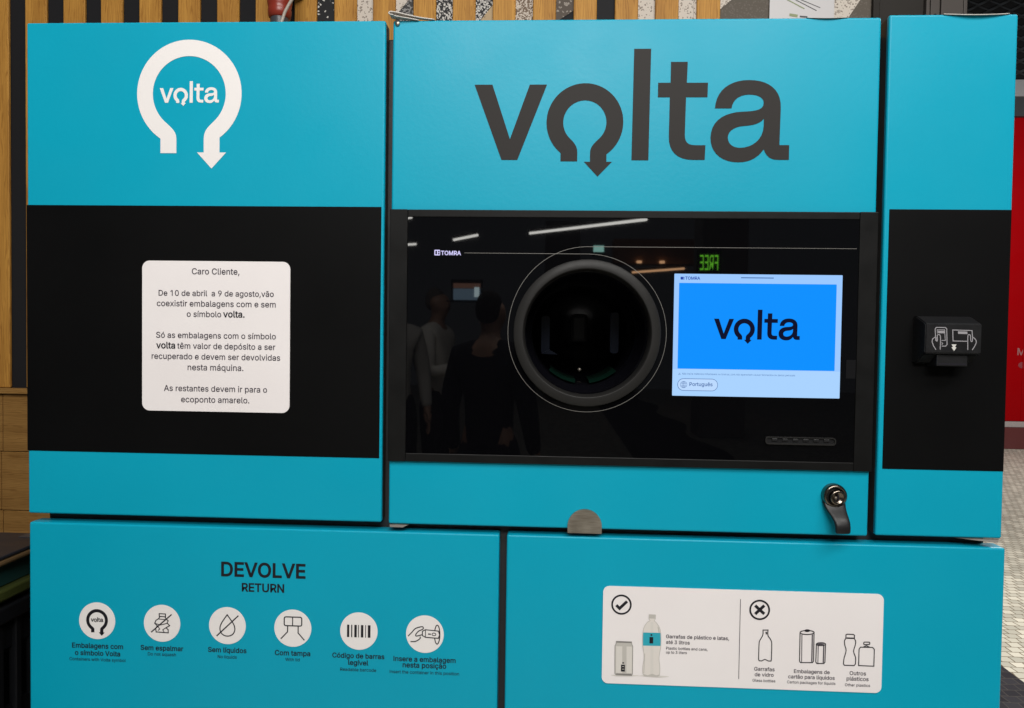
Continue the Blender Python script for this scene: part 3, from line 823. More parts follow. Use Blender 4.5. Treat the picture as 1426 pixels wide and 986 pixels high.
# receipt slot
b = B()
vs, fs = fill2d([rrect(0.3255, 0.4110, 1.2172, 1.2266, 0.0040), rrect(0.3268, 0.4097, 1.2188, 1.2255, 0.0031)], 0, 0.0014)
b.add([(x, -0.0054 + y, z) for x, y, z in vs], fs, RING)
b.slab([rrect(0.3268, 0.4097, 1.2188, 1.2255, 0.0031)], -0.0046, -0.0042, BLKPLASTIC)
for i in range(6):
    x = 0.3335 + i * 0.0126
    b.box(x, x + 0.0072, -0.0060, -0.0046, 1.2210, 1.2248, BLKPLASTIC, 0.0008)
b.build("receipt_slot", disp)
b = B()
b.slab([rrect(0.4215, 0.4330, 1.3000, 1.3228, 0.0006)], -0.0046, -0.0042, DIMSTICK)
b.stroke([(0.4308, 1.3205), (0.4282, 1.3205), (0.4282, 1.3060), (0.4308, 1.3060)], 0.0007, -0.0047, DIMSTICK)
b.build("small_label", disp, "small dim grey label at the glass edge")

# latch with lock
b = B()
LX, LZ = 0.4113, 1.1552
b.lathe(LX, LZ, [(0.0148, -0.0002), (0.0148, -0.006), (0.0142, -0.0085), (0.0128, -0.0100), (0.0112, -0.0106), (0.0106, -0.0090), (0.0104, -0.0060)], BLKCHROME, 64)
b.lathe(LX + 0.002, LZ - 0.0015, [(0.0094, -0.0050), (0.0094, -0.0112), (0.0086, -0.0124), (0.0062, -0.0126), (0.0054, -0.0114), (0.0001, -0.0114)], BLKCHROME, 48)
b.lathe(LX, LZ, [(0.0106, -0.0058), (0.0001, -0.0058)], BLKPLASTIC, 48)
b.box(LX + 0.0012, LX + 0.0030, -0.0128, -0.0110, LZ - 0.0052, LZ + 0.0022, INK, 0.0003)
b.box(LX - 0.0022, LX + 0.0006, -0.0124, -0.0112, LZ - 0.0030, LZ + 0.0000, STEEL, 0.0004)
secs = []
for u, hw, cx_, yf, yb in ((0.0, 0.0140, 0.0000, -0.0050, -0.0003), (0.12, 0.0136, 0.0000, -0.0072, -0.0004), (0.24, 0.0128, 0.0004, -0.0100, -0.0020),
                       (0.36, 0.0116, 0.0014, -0.0138, -0.0056), (0.50, 0.0102, 0.0030, -0.0190, -0.0110), (0.64, 0.0094, 0.0042, -0.0230, -0.0156),
                       (0.80, 0.0090, 0.0047, -0.0250, -0.0180), (0.93, 0.0088, 0.0048, -0.0248, -0.0184), (0.98, 0.0082, 0.0048, -0.0240, -0.0188), (1.0, 0.0066, 0.0048, -0.0226, -0.0198)):
    z = 1.1510 - u * 0.0387
    ym, hy = (yf + yb) / 2, (yb - yf) / 2
    secs.append([(LX + cx_ + hw * math.copysign(abs(math.cos(t)) ** 0.45, math.cos(t)),
                  ym + hy * math.copysign(abs(math.sin(t)) ** 0.6, math.sin(t)), z) for t in [2 * math.pi * i / 24 for i in range(24)]])
vs = [p for s in secs for p in s]
fs = [(k * 24 + i, k * 24 + (i + 1) % 24, (k + 1) * 24 + (i + 1) % 24, (k + 1) * 24 + i) for k in range(len(secs) - 1) for i in range(24)]
fs += [tuple(range(24)), tuple((len(secs) - 1) * 24 + i for i in range(24))]
b.add(vs, fs, BLKPLASTIC, True)
b.build("latch", dm, "black swing latch with key lock")
# half-round steel pull tab
b = B()
tabc = [(0.0838, 1.0996), (0.1266, 1.0996), (0.1266, 1.1086)]
tabc += [(0.1052 + 0.0214 * math.cos(math.radians(a)), 1.1086 + 0.0214 * math.sin(math.radians(a))) for a in range(6, 180, 6)]
tabc += [(0.0838, 1.1086)]
b.slab([tabc], -0.0034, -0.0006, STEEL)
b.build("pull_tab", dm, "half-round steel pull tab on lower edge")
# peeled vinyl at the upper left corner, curling over a screw
b = B()
FLW = noise_rough(mat("vinyl_backing", (0.55, 0.52, 0.48), 0.4), 30, 0.35, 0.5)
SCRAP = mat("grey_film_scrap", (0.20, 0.18, 0.16), 0.5)  # film scraps in a darker grey than the vinyl backing
prof = [(-0.092, 1.7405), (-0.108, 1.7418), (-0.124, 1.7442), (-0.138, 1.7468), (-0.1452, 1.7470), (-0.1478, 1.7452), (-0.1462, 1.7434), (-0.1420, 1.7428)]
prof = smooth(prof, 4)
n = len(prof)
yf_ = lambda i: -0.0005 - 0.0095 * min(1.0, i / (n * 0.6))
vs = [(x, yf_(i), z) for i, (x, z) in enumerate(prof)] + [(x, 0.003, z - 0.0004) for x, z in prof]
b.add(vs, [(i, i + 1, n + i + 1, n + i) for i in range(n - 1)], FLW, True)
prof2 = smooth([(-0.1420, 1.7424), (-0.136, 1.7420), (-0.124, 1.7408), (-0.112, 1.7394)], 4)
n2 = len(prof2)
vs = [(x, -0.009 + 0.008 * i / n2, z) for i, (x, z) in enumerate(prof2)] + [(x, 0.003, z) for x, z in prof2]
b.add(vs, [(i, i + 1, n2 + i + 1, n2 + i) for i in range(n2 - 1)], FLW, True)
b.tube([(x, yf_(i), z) for i, (x, z) in enumerate(prof)], 0.0008, FLW, 8)
b.tube([(x, -0.009 + 0.008 * i / n2, z) for i, (x, z) in enumerate(prof2)], 0.0007, FLW, 8)
b.lathe(-0.1386, 1.7355, [(0.0030, -0.0001), (0.0030, -0.0016), (0.0024, -0.0024), (0.0001, -0.0026)], STEEL, 24)
b.build("peeled_vinyl", dm, "curled pale vinyl edge at the upper corner")

# ---- voucher door on the right
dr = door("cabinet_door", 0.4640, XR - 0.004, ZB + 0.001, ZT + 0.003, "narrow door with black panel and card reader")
b = B()
b.box(0.4700, XR - 0.0050, -0.0008, 0.004, 1.1890, 1.5078, BLACKP, 0.0005)
b.build("black_panel", dr)
b = B()
sec = [(0.0, 1.3775), (-0.006, 1.3775), (-0.0105, 1.3765), (-0.0295, 1.3690), (-0.0312, 1.3672), (-0.0312, 1.3342), (-0.0302, 1.3326),
       (-0.0240, 1.3305), (-0.012, 1.3220), (0.0, 1.3200)]
RX0, RX1 = 0.5022, 0.5672
bm = bmesh.new()
A_ = [bm.verts.new((RX0, y, z)) for y, z in sec]
C_ = [bm.verts.new((RX1, y, z)) for y, z in sec]
m_ = len(sec)
for i in range(m_ - 1):
    bm.faces.new((A_[i], A_[i + 1], C_[i + 1], C_[i]))
bm.faces.new(A_[::-1])
bm.faces.new(C_)
bmesh.ops.recalc_face_normals(bm, faces=bm.faces[:])
bmesh.ops.bevel(bm, geom=[e for e in bm.edges if abs(e.verts[0].co.x - e.verts[1].co.x) < 1e-6], offset=0.0012, segments=2, affect="EDGES")
b.bm(bm, BLKPLASTIC)
bm.free()
b.box(0.5186, 0.5545, -0.0265, -0.002, 1.3176, 1.3310, BLKPLASTIC, 0.0010)
b.box(0.5200, 0.5528, -0.0268, -0.0255, 1.3194, 1.3212, INK)
YI = -0.0316
q = lambda pts: [(0.5022 + (x - 243) * 0.0000915, 1.3672 - (y - 280) * 0.0000925) for x, y in pts]
w = 0.0010
b.stroke(q([(375, 490), (362, 340), (375, 318), (490, 318), (508, 335), (518, 535), (500, 556), (450, 556)]), w, YI, ICONGREY)
b.stroke(q([(392, 395), (388, 348), (482, 348), (494, 484), (446, 484)]), w * 0.8, YI - 0.00003, ICONGREY)
b.flat([q([(398, 360), (478, 360), (482, 392), (402, 392)])], YI - 0.00006, ICONGREY)
b.stroke(q([(380, 604), (346, 550), (328, 500), (332, 468), (364, 440)]), w, YI, ICONGREY)
b.stroke(smooth(q([(376, 440), (380, 486), (394, 486), (392, 420), (408, 410), (428, 424), (434, 500), (432, 600)]), 4), w, YI - 0.00009, ICONGREY)
b.stroke(q([(448, 510), (464, 522), (450, 538)]), w * 0.8, YI, ICONGREY)
b.stroke(q([(768, 490), (592, 488), (584, 348), (826, 352), (836, 440)]), w, YI, ICONGREY)
b.flat([q([(650, 364), (768, 366), (770, 398), (652, 396)])], YI - 0.00003, ICONGREY)
b.stroke(smooth(q([(780, 600), (776, 430), (790, 404), (808, 420), (816, 486), (834, 486), (838, 440), (872, 464), (884, 500), (866, 550), (836, 600)]), 4), w, YI - 0.00006, ICONGREY)
b.flat([q([(574, 532), (638, 532), (618, 562), (638, 572), (608, 616), (576, 572), (594, 562)])], YI, ICONWHITE)
b.build("card_reader", dr, "black card reader with pale hand and phone symbols")
# film lip at the top edge
b = B()
lip = []
for i in range(17):
    u = i / 16
    h = math.sin(math.pi * u)
    lip.append((0.528 + 0.077 * u, h))
vs = [(x, -0.0004 - 0.0032 * h, ZT + 0.0026 - 0.0024 * h) for x, h in lip] + [(x, 0.006, ZT + 0.0034) for x, h in lip]
b.add(vs, [(i, i + 1, 17 + i + 1, 17 + i) for i in range(16)], FLW, True)
b.tube([(x, -0.0006 - 0.0034 * h, ZT + 0.0030 - 0.0024 * h) for x, h in lip], 0.0006, FLW, 8)
b.build("film_edge", dr, "loose film bulging along the upper edge")
b = B()
vs = [(0.365 + 0.05 * i / 16, -0.0004 - 0.0024 * math.sin(math.pi * i / 16), ZT - 0.0002 - 0.0016 * math.sin(math.pi * i / 16)) for i in range(17)]
vs += [(0.365 + 0.05 * i / 16, 0.006, ZT + 0.0006) for i in range(17)]
b.add(vs, [(i, i + 1, 17 + i + 1, 17 + i) for i in range(16)], FLW, True)
b.build("film_edge", dm, "loose film bulging along the upper edge")
b = B()
b.add([(-0.1435, 0.004, 1.1035), (-0.1180, 0.004, 1.1035), (-0.126, -0.001, 1.1003), (-0.1425, -0.001, 1.1006)], [(0, 1, 2, 3)], SCRAP)
b.build("film_scrap", dm, "pale film scrap under the lower corner")
b = B()
b.add([(0.560, 0.004, ZB), (0.6150, 0.004, ZB), (0.611, -0.0005, ZB - 0.0040), (0.585, 0.000, ZB - 0.0018)], [(0, 1, 2, 3)], SCRAP)
b.build("film_scrap", dr, "pale film scrap under the lower corner")

# ---- storage doors underneath
d1 = door("storage_door", XL + 0.001, -0.0022, 0.16, ZL, "storage door with DEVOLVE heading and six round icons", 0.025)
d2 = door("storage_door", 0.0072, XR + 0.001, 0.16, ZL, "storage door with wide white sticker", 0.025)
b = B()
b.text("DEVOLVE", -0.3067, 1.0310, E1, INK, width=0.1094, bold=0.00072)
b.text("RETURN", -0.3070, 1.0117, E1, INK, width=0.0549, bold=0.00042)
b.build("heading", d1, "black words DEVOLVE and RETURN")

DS = 0.0002437
icons = []
caps = [
    ((-0.5272, 0.9668), [("Embalagens com", 0.9304, 0.0683, 1), ("o símbolo Volta", 0.9208, 0.0605, 1), ("Containers with Volta symbol", 0.9134, 0.0757, 0)], -0.5268),
    ((-0.4403, 0.9663), [("Sem espalmar", 0.9305, 0.0567, 1), ("Do not squash", 0.9234, 0.0375, 0)], -0.4405),
    ((-0.3536, 0.9661), [("Sem líquidos", 0.9309, 0.0506, 1), ("No liquids", 0.9231, 0.0252, 0)], -0.3537),
    ((-0.2675, 0.9656), [("Com tampa", 0.9299, 0.0461, 1), ("With lid", 0.9226, 0.0188, 0)], -0.2677),
    ((-0.1813, 0.9647), [("Código de barras", 0.9294, 0.0674, 1), ("legível", 0.9205, 0.0257, 1), ("Readable barcode", 0.9124, 0.0467, 0)], -0.1818),
    ((-0.0959, 0.9636), [("Insere a embalagem", 0.9277, 0.0797, 1), ("nesta posição", 0.9199, 0.0559, 1), ("Insert the container in this position", 0.9117, 0.0895, 0)], -0.0961)]
names = ["emblem symbol", "crushed bottle symbol", "water drop symbol", "bottle cap symbol", "barcode symbol", "hand and bottle symbol"]
for k, ((cx, cz), lines, tx) in enumerate(caps):
    b = B()
    b.flat([circle(cx, cz, 0.0243, 64)], E1, WHITE)
    Y = E2

    def p(pts, ox, oy):
        return [(cx + (x - ox) * DS, cz - (y - oy) * DS) for x, y in pts]
    w = 0.00125
    if k == 0:
        b.flat([horseshoe(cx, cz + 0.0008, 0.0146, **{**BIG, "ri": 0.72})], Y, INK)
        b.flat(wm_at(cx - 0.0082, cz - 0.0012, 0.0166), Y - 0.0001, INK, 0.00008)
    elif k == 1:
        o = (578, 427)
        b.stroke(p([(563, 375), (597, 376), (597, 391), (563, 390)], *o), w, Y, INK, True)
        b.stroke(p([(566, 392), (560, 402), (545, 412), (538, 428), (552, 440), (544, 456), (546, 474), (612, 477), (612, 460), (600, 450), (620, 438),
                    (606, 424), (612, 412), (600, 402), (594, 392)], *o), w, Y, INK)
        b.stroke(p([(560, 404), (600, 406)], *o), w * 0.8, Y - 0.00003, INK)
        b.stroke(p([(540, 428), (570, 436), (598, 428), (606, 426)], *o), w * 0.8, Y - 0.00006, INK)
        b.stroke(p([(552, 440), (566, 458), (556, 466)], *o), w * 0.8, Y - 0.00003, INK)
        b.stroke(p([(600, 450), (582, 462), (590, 472)], *o), w * 0.8, Y - 0.00003, INK)
        b.stroke(p([(631, 377), (519, 476)], *o), w * 1.2, Y - 0.00012, INK)
    elif k == 2:
        o = (938, 440)
        pts = [(937, 381)]
        pts += bez((937, 381), (922, 405), (898, 430), (898, 456), 8)
        pts += bez((898, 456), (898, 480), (916, 496), (938, 496), 8)
        pts += bez((938, 496), (961, 496), (979, 480), (979, 456), 8)
        pts += bez((979, 456), (979, 430), (953, 405), (937, 381), 8)
        b.stroke(p(pts, *o), w * 1.1, Y, INK, True)
        b.stroke(p([(998, 384), (880, 497)], *o), w * 1.2, Y - 0.00006, INK)
    elif k == 3:
        o = (1299, 454)
        b.stroke([(cx + (x - 1299) * DS, cz - (y - 454) * DS) for x, y in rrect(1253, 1347, 394, 441, 9, 4)], w * 1.15, Y, INK, True)
        b.stroke(p([(1298, 394), (1298, 441)], *o), w, Y - 0.00003, INK)
        b.stroke(p([(1272, 442), (1271, 474), (1235, 512)], *o), w * 1.1, Y - 0.00006, INK)
        b.stroke(p([(1328, 442), (1328, 478), (1362, 516)], *o), w * 1.1, Y - 0.00006, INK)
    elif k == 4:
        o = (554, 469)
        for x0, x1 in ((491, 503), (513, 519), (530, 543), (550, 554), (565, 578), (588, 592), (602, 616)):
            b.flat([p([(x0, 436), (x0, 502), (x1, 502), (x1, 436)], *o)], Y, INK)
    else:
        o = (918, 487)
        b.stroke([(cx + (x - 918) * DS, cz - (y - 487) * DS) for x, y in circle(983, 487, 14, 32, 50)], w, Y, INK, True)
        b.flat([p([(905, 472), (920, 463), (988, 468), (988, 505), (922, 503), (905, 494)], *o)], Y - 0.00003, WHITE)
        b.stroke(p([(905, 472), (920, 463), (990, 468), (996, 487), (990, 506), (922, 503), (905, 494)], *o), w, Y - 0.00006, INK, True)
        b.stroke(p([(921, 464), (921, 503)], *o), w * 0.8, Y - 0.00009, INK)
        b.stroke(p([(935, 485), (950, 486)], *o), w * 1.3, Y - 0.00009, INK)
        b.stroke([(cx + (x - 918) * DS, cz - (y - 487) * DS) for x, y in circle(966, 486, 10, 20, 7)], w * 0.8, Y - 0.00009, INK, True)
        b.stroke(smooth(p([(829, 500), (850, 478), (868, 458), (902, 447), (910, 456), (900, 464), (884, 472), (870, 490), (874, 498), (902, 490)], *o), 3), w, Y - 0.00012, INK)
        b.stroke(smooth(p([(843, 528), (866, 527), (884, 518), (894, 508), (892, 500)], *o), 3), w, Y - 0.00012, INK)
    b.build("icon_disc", d1, "white disc with " + names[k])
    b = B()
    for s, z, wd, bold in lines:
        b.text(s, tx, z, E1, INK, width=wd, bold=0.00020 if bold else 0.00004)
    b.build("caption", d1)

# ---- sticker of accepted and refused containers
b = B()
b.slab([rrect(0.1300, 0.4760, 0.9090, 1.0331, 0.0078)], -0.0012, -0.0003, PAPER)
Y = -0.0016
z5 = lambda pts: [(0.2096 + (x - 540) * 0.0001778 + (y - 500) * 0.0000045, 0.9670 + (500 - y) * 0.000182 + (x - 372) * 0.000006) for x, y in pts]
z6 = lambda pts: [(0.3236 + (x - 175) * 0.0001747 + (y - 500) * 0.0000045, 0.9539 + (600 - y) * 0.000181 + (x - 175) * 0.000006) for x, y in pts]
b.stroke(circle(0.1531, 1.0101, 0.0117, 64), 0.0022, Y, INK, True)
b.stroke(z5([(192, 262), (215, 285), (268, 236)]), 0.0036, Y, INK)
b.stroke(circle(0.3247, 1.0089, 0.0117, 64), 0.0022, Y, INK, True)
b.stroke(z6([(155, 266), (219, 325)]), 0.0036, Y, INK)
b.stroke(z6([(219, 266), (155, 325)]), 0.0036, Y - 0.00006, INK)
b.stroke([(0.3008, 1.0217), (0.3008, 0.9206)], 0.00075, Y, INKSOFT)
# printed can
b.flat([smooth(z5([(180, 750), (150, 752), (190, 760), (310, 760), (340, 753)]), 4, True)], Y, PR1)
can = z5([(190, 514), (298, 518), (299, 535), (306, 548), (303, 742), (296, 755), (186, 751), (178, 740), (180, 545), (188, 532)])
b.flat([can], Y - 0.00005, PR2)
b.flat([z5([(188, 549), (300, 552), (297, 738), (186, 736)])], Y - 0.0001, PR1)
b.flat([z5([(232, 549), (262, 550), (260, 737), (230, 736)])], Y - 0.00015, PR2)
b.flat([z5([(192, 516), (296, 519), (296, 527), (192, 524)])], Y - 0.0001, PR3)
b.flat([z5([(186, 740), (297, 744), (295, 752), (188, 748)])], Y - 0.0001, PR3)
b.stroke(can, 0.0006, Y - 0.0002, PR3, True)
b.flat([z5([(222, 678), (250, 679), (249, 727), (221, 726)])], Y - 0.00025, INK)
b.flat([z5([(232, 660), (243, 661), (242, 671), (231, 670)])], Y - 0.00025, INK)
b.flat([z5([(229, 690), (244, 690), (244, 693), (229, 693)])], Y - 0.0003, PR1)
b.flat([z5([(229, 708), (244, 708), (244, 711), (229, 711)])], Y - 0.0003, PR1)
# printed bottle
b.flat([smooth(z5([(380, 760), (340, 757), (400, 752), (500, 755), (560, 762), (480, 768)]), 4, True)], Y, PR1)
bot = z5([(422, 328), (467, 330), (466, 358), (458, 372)]) + smooth(z5([(470, 382), (492, 415), (503, 460), (503, 545), (494, 600), (490, 640), (495, 690), (493, 745), (480, 760)]), 4)
bot += smooth(z5([(388, 756), (376, 740), (376, 690), (384, 640), (384, 600), (376, 545), (378, 455), (388, 412), (410, 380)]), 4) + z5([(428, 371), (421, 357)])
b.flat([bot], Y - 0.00005, mat("print_bottle", (0.70, 0.66, 0.62), 0.5))
b.stroke(bot, 0.0007, Y - 0.0002, PR2, True)
b.flat([z5([(422, 329), (467, 331), (466, 357), (421, 355)])], Y - 0.0001, PR2)
b.flat([z5([(432, 380), (452, 380), (450, 750), (428, 750)])], Y - 0.0001, PR1)
b.flat([z5([(480, 410), (490, 420), (496, 455), (488, 455)])], Y - 0.0001, PR2)
b.flat([z5([(388, 600), (393, 600), (385, 740), (380, 736)])], Y - 0.0001, PR2)
b.flat([z5([(378, 453), (503, 456), (503, 547), (377, 545)])], Y - 0.00015, PRT)
b.flat([z5([(424, 484), (450, 485), (449, 530), (423, 529)])], Y - 0.00025, INK)
b.flat([z5([(432, 464), (444, 465), (443, 476), (431, 475)])], Y - 0.00025, INK)
b.flat([smooth(z5([(384, 745), (410, 752), (440, 742), (470, 752), (492, 746), (484, 760), (388, 757)]), 2, True)], Y - 0.00012, PR2)
for s, x0, x1, z in (("Garrafas de plástico e latas,", 0.2096, 0.2877, 0.9694), ("até 3 litros", 0.2098, 0.2391, 0.9622)):
    b.text(s, x0, z, Y, INKSOFT, width=x1 - x0, align="l", bold=0.0001)
for s, x0, x1, z in (("Plastic bottles and cans,", 0.2099, 0.2614, 0.9550), ("up to 3 liters", 0.2100, 0.2358, 0.9499)):
    b.text(s, x0, z, Y, INKSOFT, width=x1 - x0, align="l", bold=0.00005)
w = 0.00115
# glass bottle
pts = z6([(210, 437), (245, 437), (243, 462)]) + smooth(z6([(246, 480), (264, 505), (271, 535), (268, 640)]), 3) + \
    smooth(z6([(266, 653), (245, 652), (222, 642), (200, 652), (181, 650)]), 3) + smooth(z6([(178, 640), (182, 530), (190, 505), (206, 478)]), 3) + z6([(210, 462)])
b.stroke(pts, w, Y, INK, True)
b.flat([z6([(226, 450), (238, 450), (238, 466), (231, 468)])], Y - 0.0001, INK)
# cartons
def carton(x0, x1, zt, zb, eh):
    xm = (x0 + x1) / 2
    b.stroke(z6([(x0 + 4, zt + eh), (x0, zb - 10), (x0 + 8, zb), (x1 - 12, zb), (x1 - 4, zb - 10), (x1, zt + eh)]), w, Y, INK)
    b.stroke(z6(circle(xm + 2, zt + eh, (x1 - x0) / 2 - 2, 32, eh)), w, Y - 0.00006, INK, True)
    b.flat([z6([(x0 + 14, zt + 2 * eh), (x0 + 20, zt + 2 * eh), (x0 + 17, zb - 4), (x0 + 12, zb - 4)])], Y - 0.00003, INKSOFT)
    b.flat([z6([(x1 - 16, zt + 2 * eh), (x1 - 8, zt + 2 * eh), (x1 - 12, zb - 6), (x1 - 20, zb - 4)])], Y - 0.00003, INKSOFT)
carton(466, 568, 440, 664, 14)
b.flat([z6(circle(520, 441, 20, 24, 9))], Y - 0.00012, INK)
carton(580, 648, 525, 670, 10)
b.flat([z6(circle(614, 535, 24, 24, 5))], Y - 0.00012, INKSOFT)
# yoghurt bottle and jug
pts = z6([(790, 494)]) + smooth(z6([(780, 512), (782, 540), (792, 580), (778, 630), (773, 672)]), 3) + z6([(780, 682), (848, 684)]) + \
    smooth(z6([(856, 674), (858, 630), (844, 585), (856, 540), (858, 514), (848, 496)]), 3)
b.stroke(pts, w, Y, INK, True)
b.stroke(z6([(790, 492), (791, 470), (798, 466), (842, 468), (850, 474), (849, 495)]), w, Y - 0.00006, INK)
b.flat([z6([(796, 488), (846, 490), (846, 496), (796, 494)])], Y - 0.00009, INK)
b.stroke(z6([(879, 684), (882, 570), (892, 556), (976, 558), (988, 572), (985, 688)]), w, Y, INK, True)
b.stroke(z6([(912, 555), (932, 546), (955, 556)]), w, Y - 0.00006, INK)
b.stroke(z6(rrect(914, 956, 521, 538, 6, 3)), w, Y - 0.00006, INK, True)
for s, x0, x1, z, bo in (("Garrafas", 0.3197, 0.3447, 0.9320, 1), ("de vidro", 0.3205, 0.3436, 0.9250, 1), ("Glass bottles", 0.3179, 0.3460, 0.9180, 0),
                         ("Embalagens de", 0.3686, 0.4123, 0.9309, 1), ("cartão para líquidos", 0.3618, 0.4186, 0.9239, 1), ("Carton packages for liquids", 0.3605, 0.4197, 0.9175, 0),
                         ("Outros", 0.4368, 0.4566, 0.9308, 1), ("plásticos", 0.4333, 0.4599, 0.9238, 1), ("Other plastics", 0.4314, 0.4619, 0.9165, 0)):
    b.text(s, x0, z, Y, INKSOFT, width=x1 - x0, align="l", bold=0.00010 if bo else 0.00004)
b.build("sticker", d2, "wide white sticker of accepted and refused containers")


# ================================================================== WALL, FLOOR AND WHAT STANDS ROUND IT
WY = 0.80
# floor of small stone cobbles, cream with a dark wave band
FL = mat("cobble_floor", (0.5, 0.48, 0.42), 0.6, spec=0.25)
nt = FL.node_tree
bs = nt.nodes["Principled BSDF"]
tc = nt.nodes.new("ShaderNodeTexCoord")
nz = nt.nodes.new("ShaderNodeTexNoise")
nz.inputs["Scale"].default_value = 9
sc = nt.nodes.new("ShaderNodeVectorMath")
sc.operation = "SCALE"
sc.inputs["Scale"].default_value = 0.020
ad = nt.nodes.new("ShaderNodeVectorMath")
nt.links.new(tc.outputs["Object"], nz.inputs["Vector"])
nt.links.new(nz.outputs["Color"], sc.inputs[0])
nt.links.new(tc.outputs["Object"], ad.inputs[0])
nt.links.new(sc.outputs[0], ad.inputs[1])
br = nt.nodes.new("ShaderNodeTexBrick")
br.inputs["Scale"].default_value = 1.0
br.inputs["Brick Width"].default_value = 0.053
br.inputs["Row Height"].default_value = 0.052
br.inputs["Mortar Size"].default_value = 0.0028
br.inputs["Mortar Smooth"].default_value = 0.3
br.inputs["Bias"].default_value = -0.1
br.inputs["Color1"].default_value = (0.42, 0.405, 0.345, 1)
br.inputs["Color2"].default_value = (0.68, 0.645, 0.55, 1)
br.inputs["Mortar"].default_value = (0.16, 0.125, 0.085, 1)
nt.links.new(ad.outputs[0], br.inputs["Vector"])
br2 = nt.nodes.new("ShaderNodeTexBrick")
for k_ in ("Scale", "Brick Width", "Row Height", "Mortar Size", "Mortar Smooth"):
    br2.inputs[k_].default_value = br.inputs[k_].default_value
br2.inputs["Color1"].default_value = (0.012, 0.013, 0.018, 1)
br2.inputs["Color2"].default_value = (0.028, 0.029, 0.036, 1)
br2.inputs["Mortar"].default_value = (0.055, 0.052, 0.050, 1)
nt.links.new(ad.outputs[0], br2.inputs["Vector"])
sep = nt.nodes.new("ShaderNodeSeparateXYZ")
nt.links.new(tc.outputs["Object"], sep.inputs[0])
sn = nt.nodes.new("ShaderNodeMath")
sn.operation = "SINE"
mm = nt.nodes.new("ShaderNodeMath")
mm.operation = "MULTIPLY"
mm.inputs[1].default_value = 2.2
nt.links.new(sep.outputs["Y"], mm.inputs[0])
nt.links.new(mm.outputs[0], sn.inputs[0])
m2 = nt.nodes.new("ShaderNodeMath")
m2.operation = "MULTIPLY_ADD"
m2.inputs[1].default_value = 0.10
m2.inputs[2].default_value = 2.05
nt.links.new(sn.outputs[0], m2.inputs[0])
lt = nt.nodes.new("ShaderNodeMath")
lt.operation = "LESS_THAN"
nt.links.new(sep.outputs["X"], lt.inputs[0])
nt.links.new(m2.outputs[0], lt.inputs[1])
gt = nt.nodes.new("ShaderNodeMath")
gt.operation = "GREATER_THAN"
gt.inputs[1].default_value = 1.0
nt.links.new(sep.outputs["X"], gt.inputs[0])
ml = nt.nodes.new("ShaderNodeMath")
ml.operation = "MULTIPLY"
nt.links.new(lt.outputs[0], ml.inputs[0])
nt.links.new(gt.outputs[0], ml.inputs[1])
mx = nt.nodes.new("ShaderNodeMix")
mx.data_type = "RGBA"
nt.links.new(ml.outputs[0], mx.inputs[0])
nt.links.new(br.outputs["Color"], mx.inputs[6])
nt.links.new(br2.outputs["Color"], mx.inputs[7])
nt.links.new(mx.outputs[2], bs.inputs["Base Color"])
bp = nt.nodes.new("ShaderNodeBump")
bp.inputs["Strength"].default_value = 0.6
bp.inputs["Distance"].default_value = 0.006
bp.invert = True
nt.links.new(br.outputs["Fac"], bp.inputs["Height"])
nt.links.new(bp.outputs["Normal"], bs.inputs["Normal"])
b = B()
b.add([(-14, -18, 0), (16, -18, 0), (16, 16, 0), (-14, 16, 0)], [(0, 1, 2, 3)], FL)
o = b.build("floor")
o["kind"] = "structure"

# slat wall behind
wall = thing("slat_wall", "oak slat wall over dark and speckled terrazzo panels behind the machine", "wall", loc=(0, 0, 0))
b = B()
PITCH = 0.09265
for i in range(-12, 19):
    x0 = -1.1949 + i * PITCH
    if x0 > 0.45:
        break
    dx = random.uniform(-0.001, 0.001)
    b.box(x0 + dx, x0 + 0.0525 + dx, WY, WY + 0.009, 1.2020, 3.0, OAK, 0.0018, 1)
b.build("slats", wall)
b = B()
YT = WY + 0.010


def tile(x0, x1, m, z0=1.19, z1=3.0):
    b.add([(x0, YT, z0), (x1, YT, z0), (x1, YT, z1), (x0, YT, z1)], [(0, 1, 2, 3)], m)


def poly(pts, m, up=0.0):
    b.add([(x, YT - up, z) for x, z in pts], [tuple(range(len(pts)))], m)


tile(-2.4, -0.53, TZ_BLACK)
tile(-0.53, -0.41, TZ_FEW)
tile(-0.41, -0.33, TZ_CREAM)
tile(-0.33, -0.235, TZ_DARK)
tile(-0.235, -0.125, TZ_BW)
tile(-0.125, -0.05, TZ_BW)
tile(-0.05, 0.045, TZ_BROWNW)
tile(0.045, 0.14, TZ_BLACK)
tile(0.14, 0.245, TZ_BLACK)
tile(0.245, 0.375, TZ_CREAM)
tile(0.375, 0.60, TZ_TAUPE)
tile(0.60, 0.77, TZ_CREAM)
e = 0.002
poly([(-0.33, 2.060), (-0.245, 2.16), (-0.33, 2.16)], TZ_CREAM, e)
poly([(-0.125, 2.055), (-0.085, 2.105), (-0.06, 2.16), (-0.04, 2.16), (-0.04, 1.9), (-0.125, 1.9)], TZ_BEIGE, e)
poly([(0.045, 2.055), (0.145, 2.120), (0.145, 2.25), (0.045, 2.25)], TZ_BROWN, e)
poly([(0.200, 2.16), (0.208, 1.95), (0.235, 1.95), (0.235, 2.16)], TZ_CREAM, e)
poly([(0.375, 2.068), (0.405, 2.068), (0.515, 2.16), (0.375, 2.16)], TZ_CREAM, e)
poly([(0.700, 2.04), (0.77, 2.15), (0.77, 1.19), (0.700, 1.19)], TZ_TAUPE, e)
b.build("terrazzo_panel", wall)
b = B()
b.box(-2.4, 0.77, WY - 0.012, WY + 0.0095, 1.1885, 1.2015, OAKH, 0.0015)
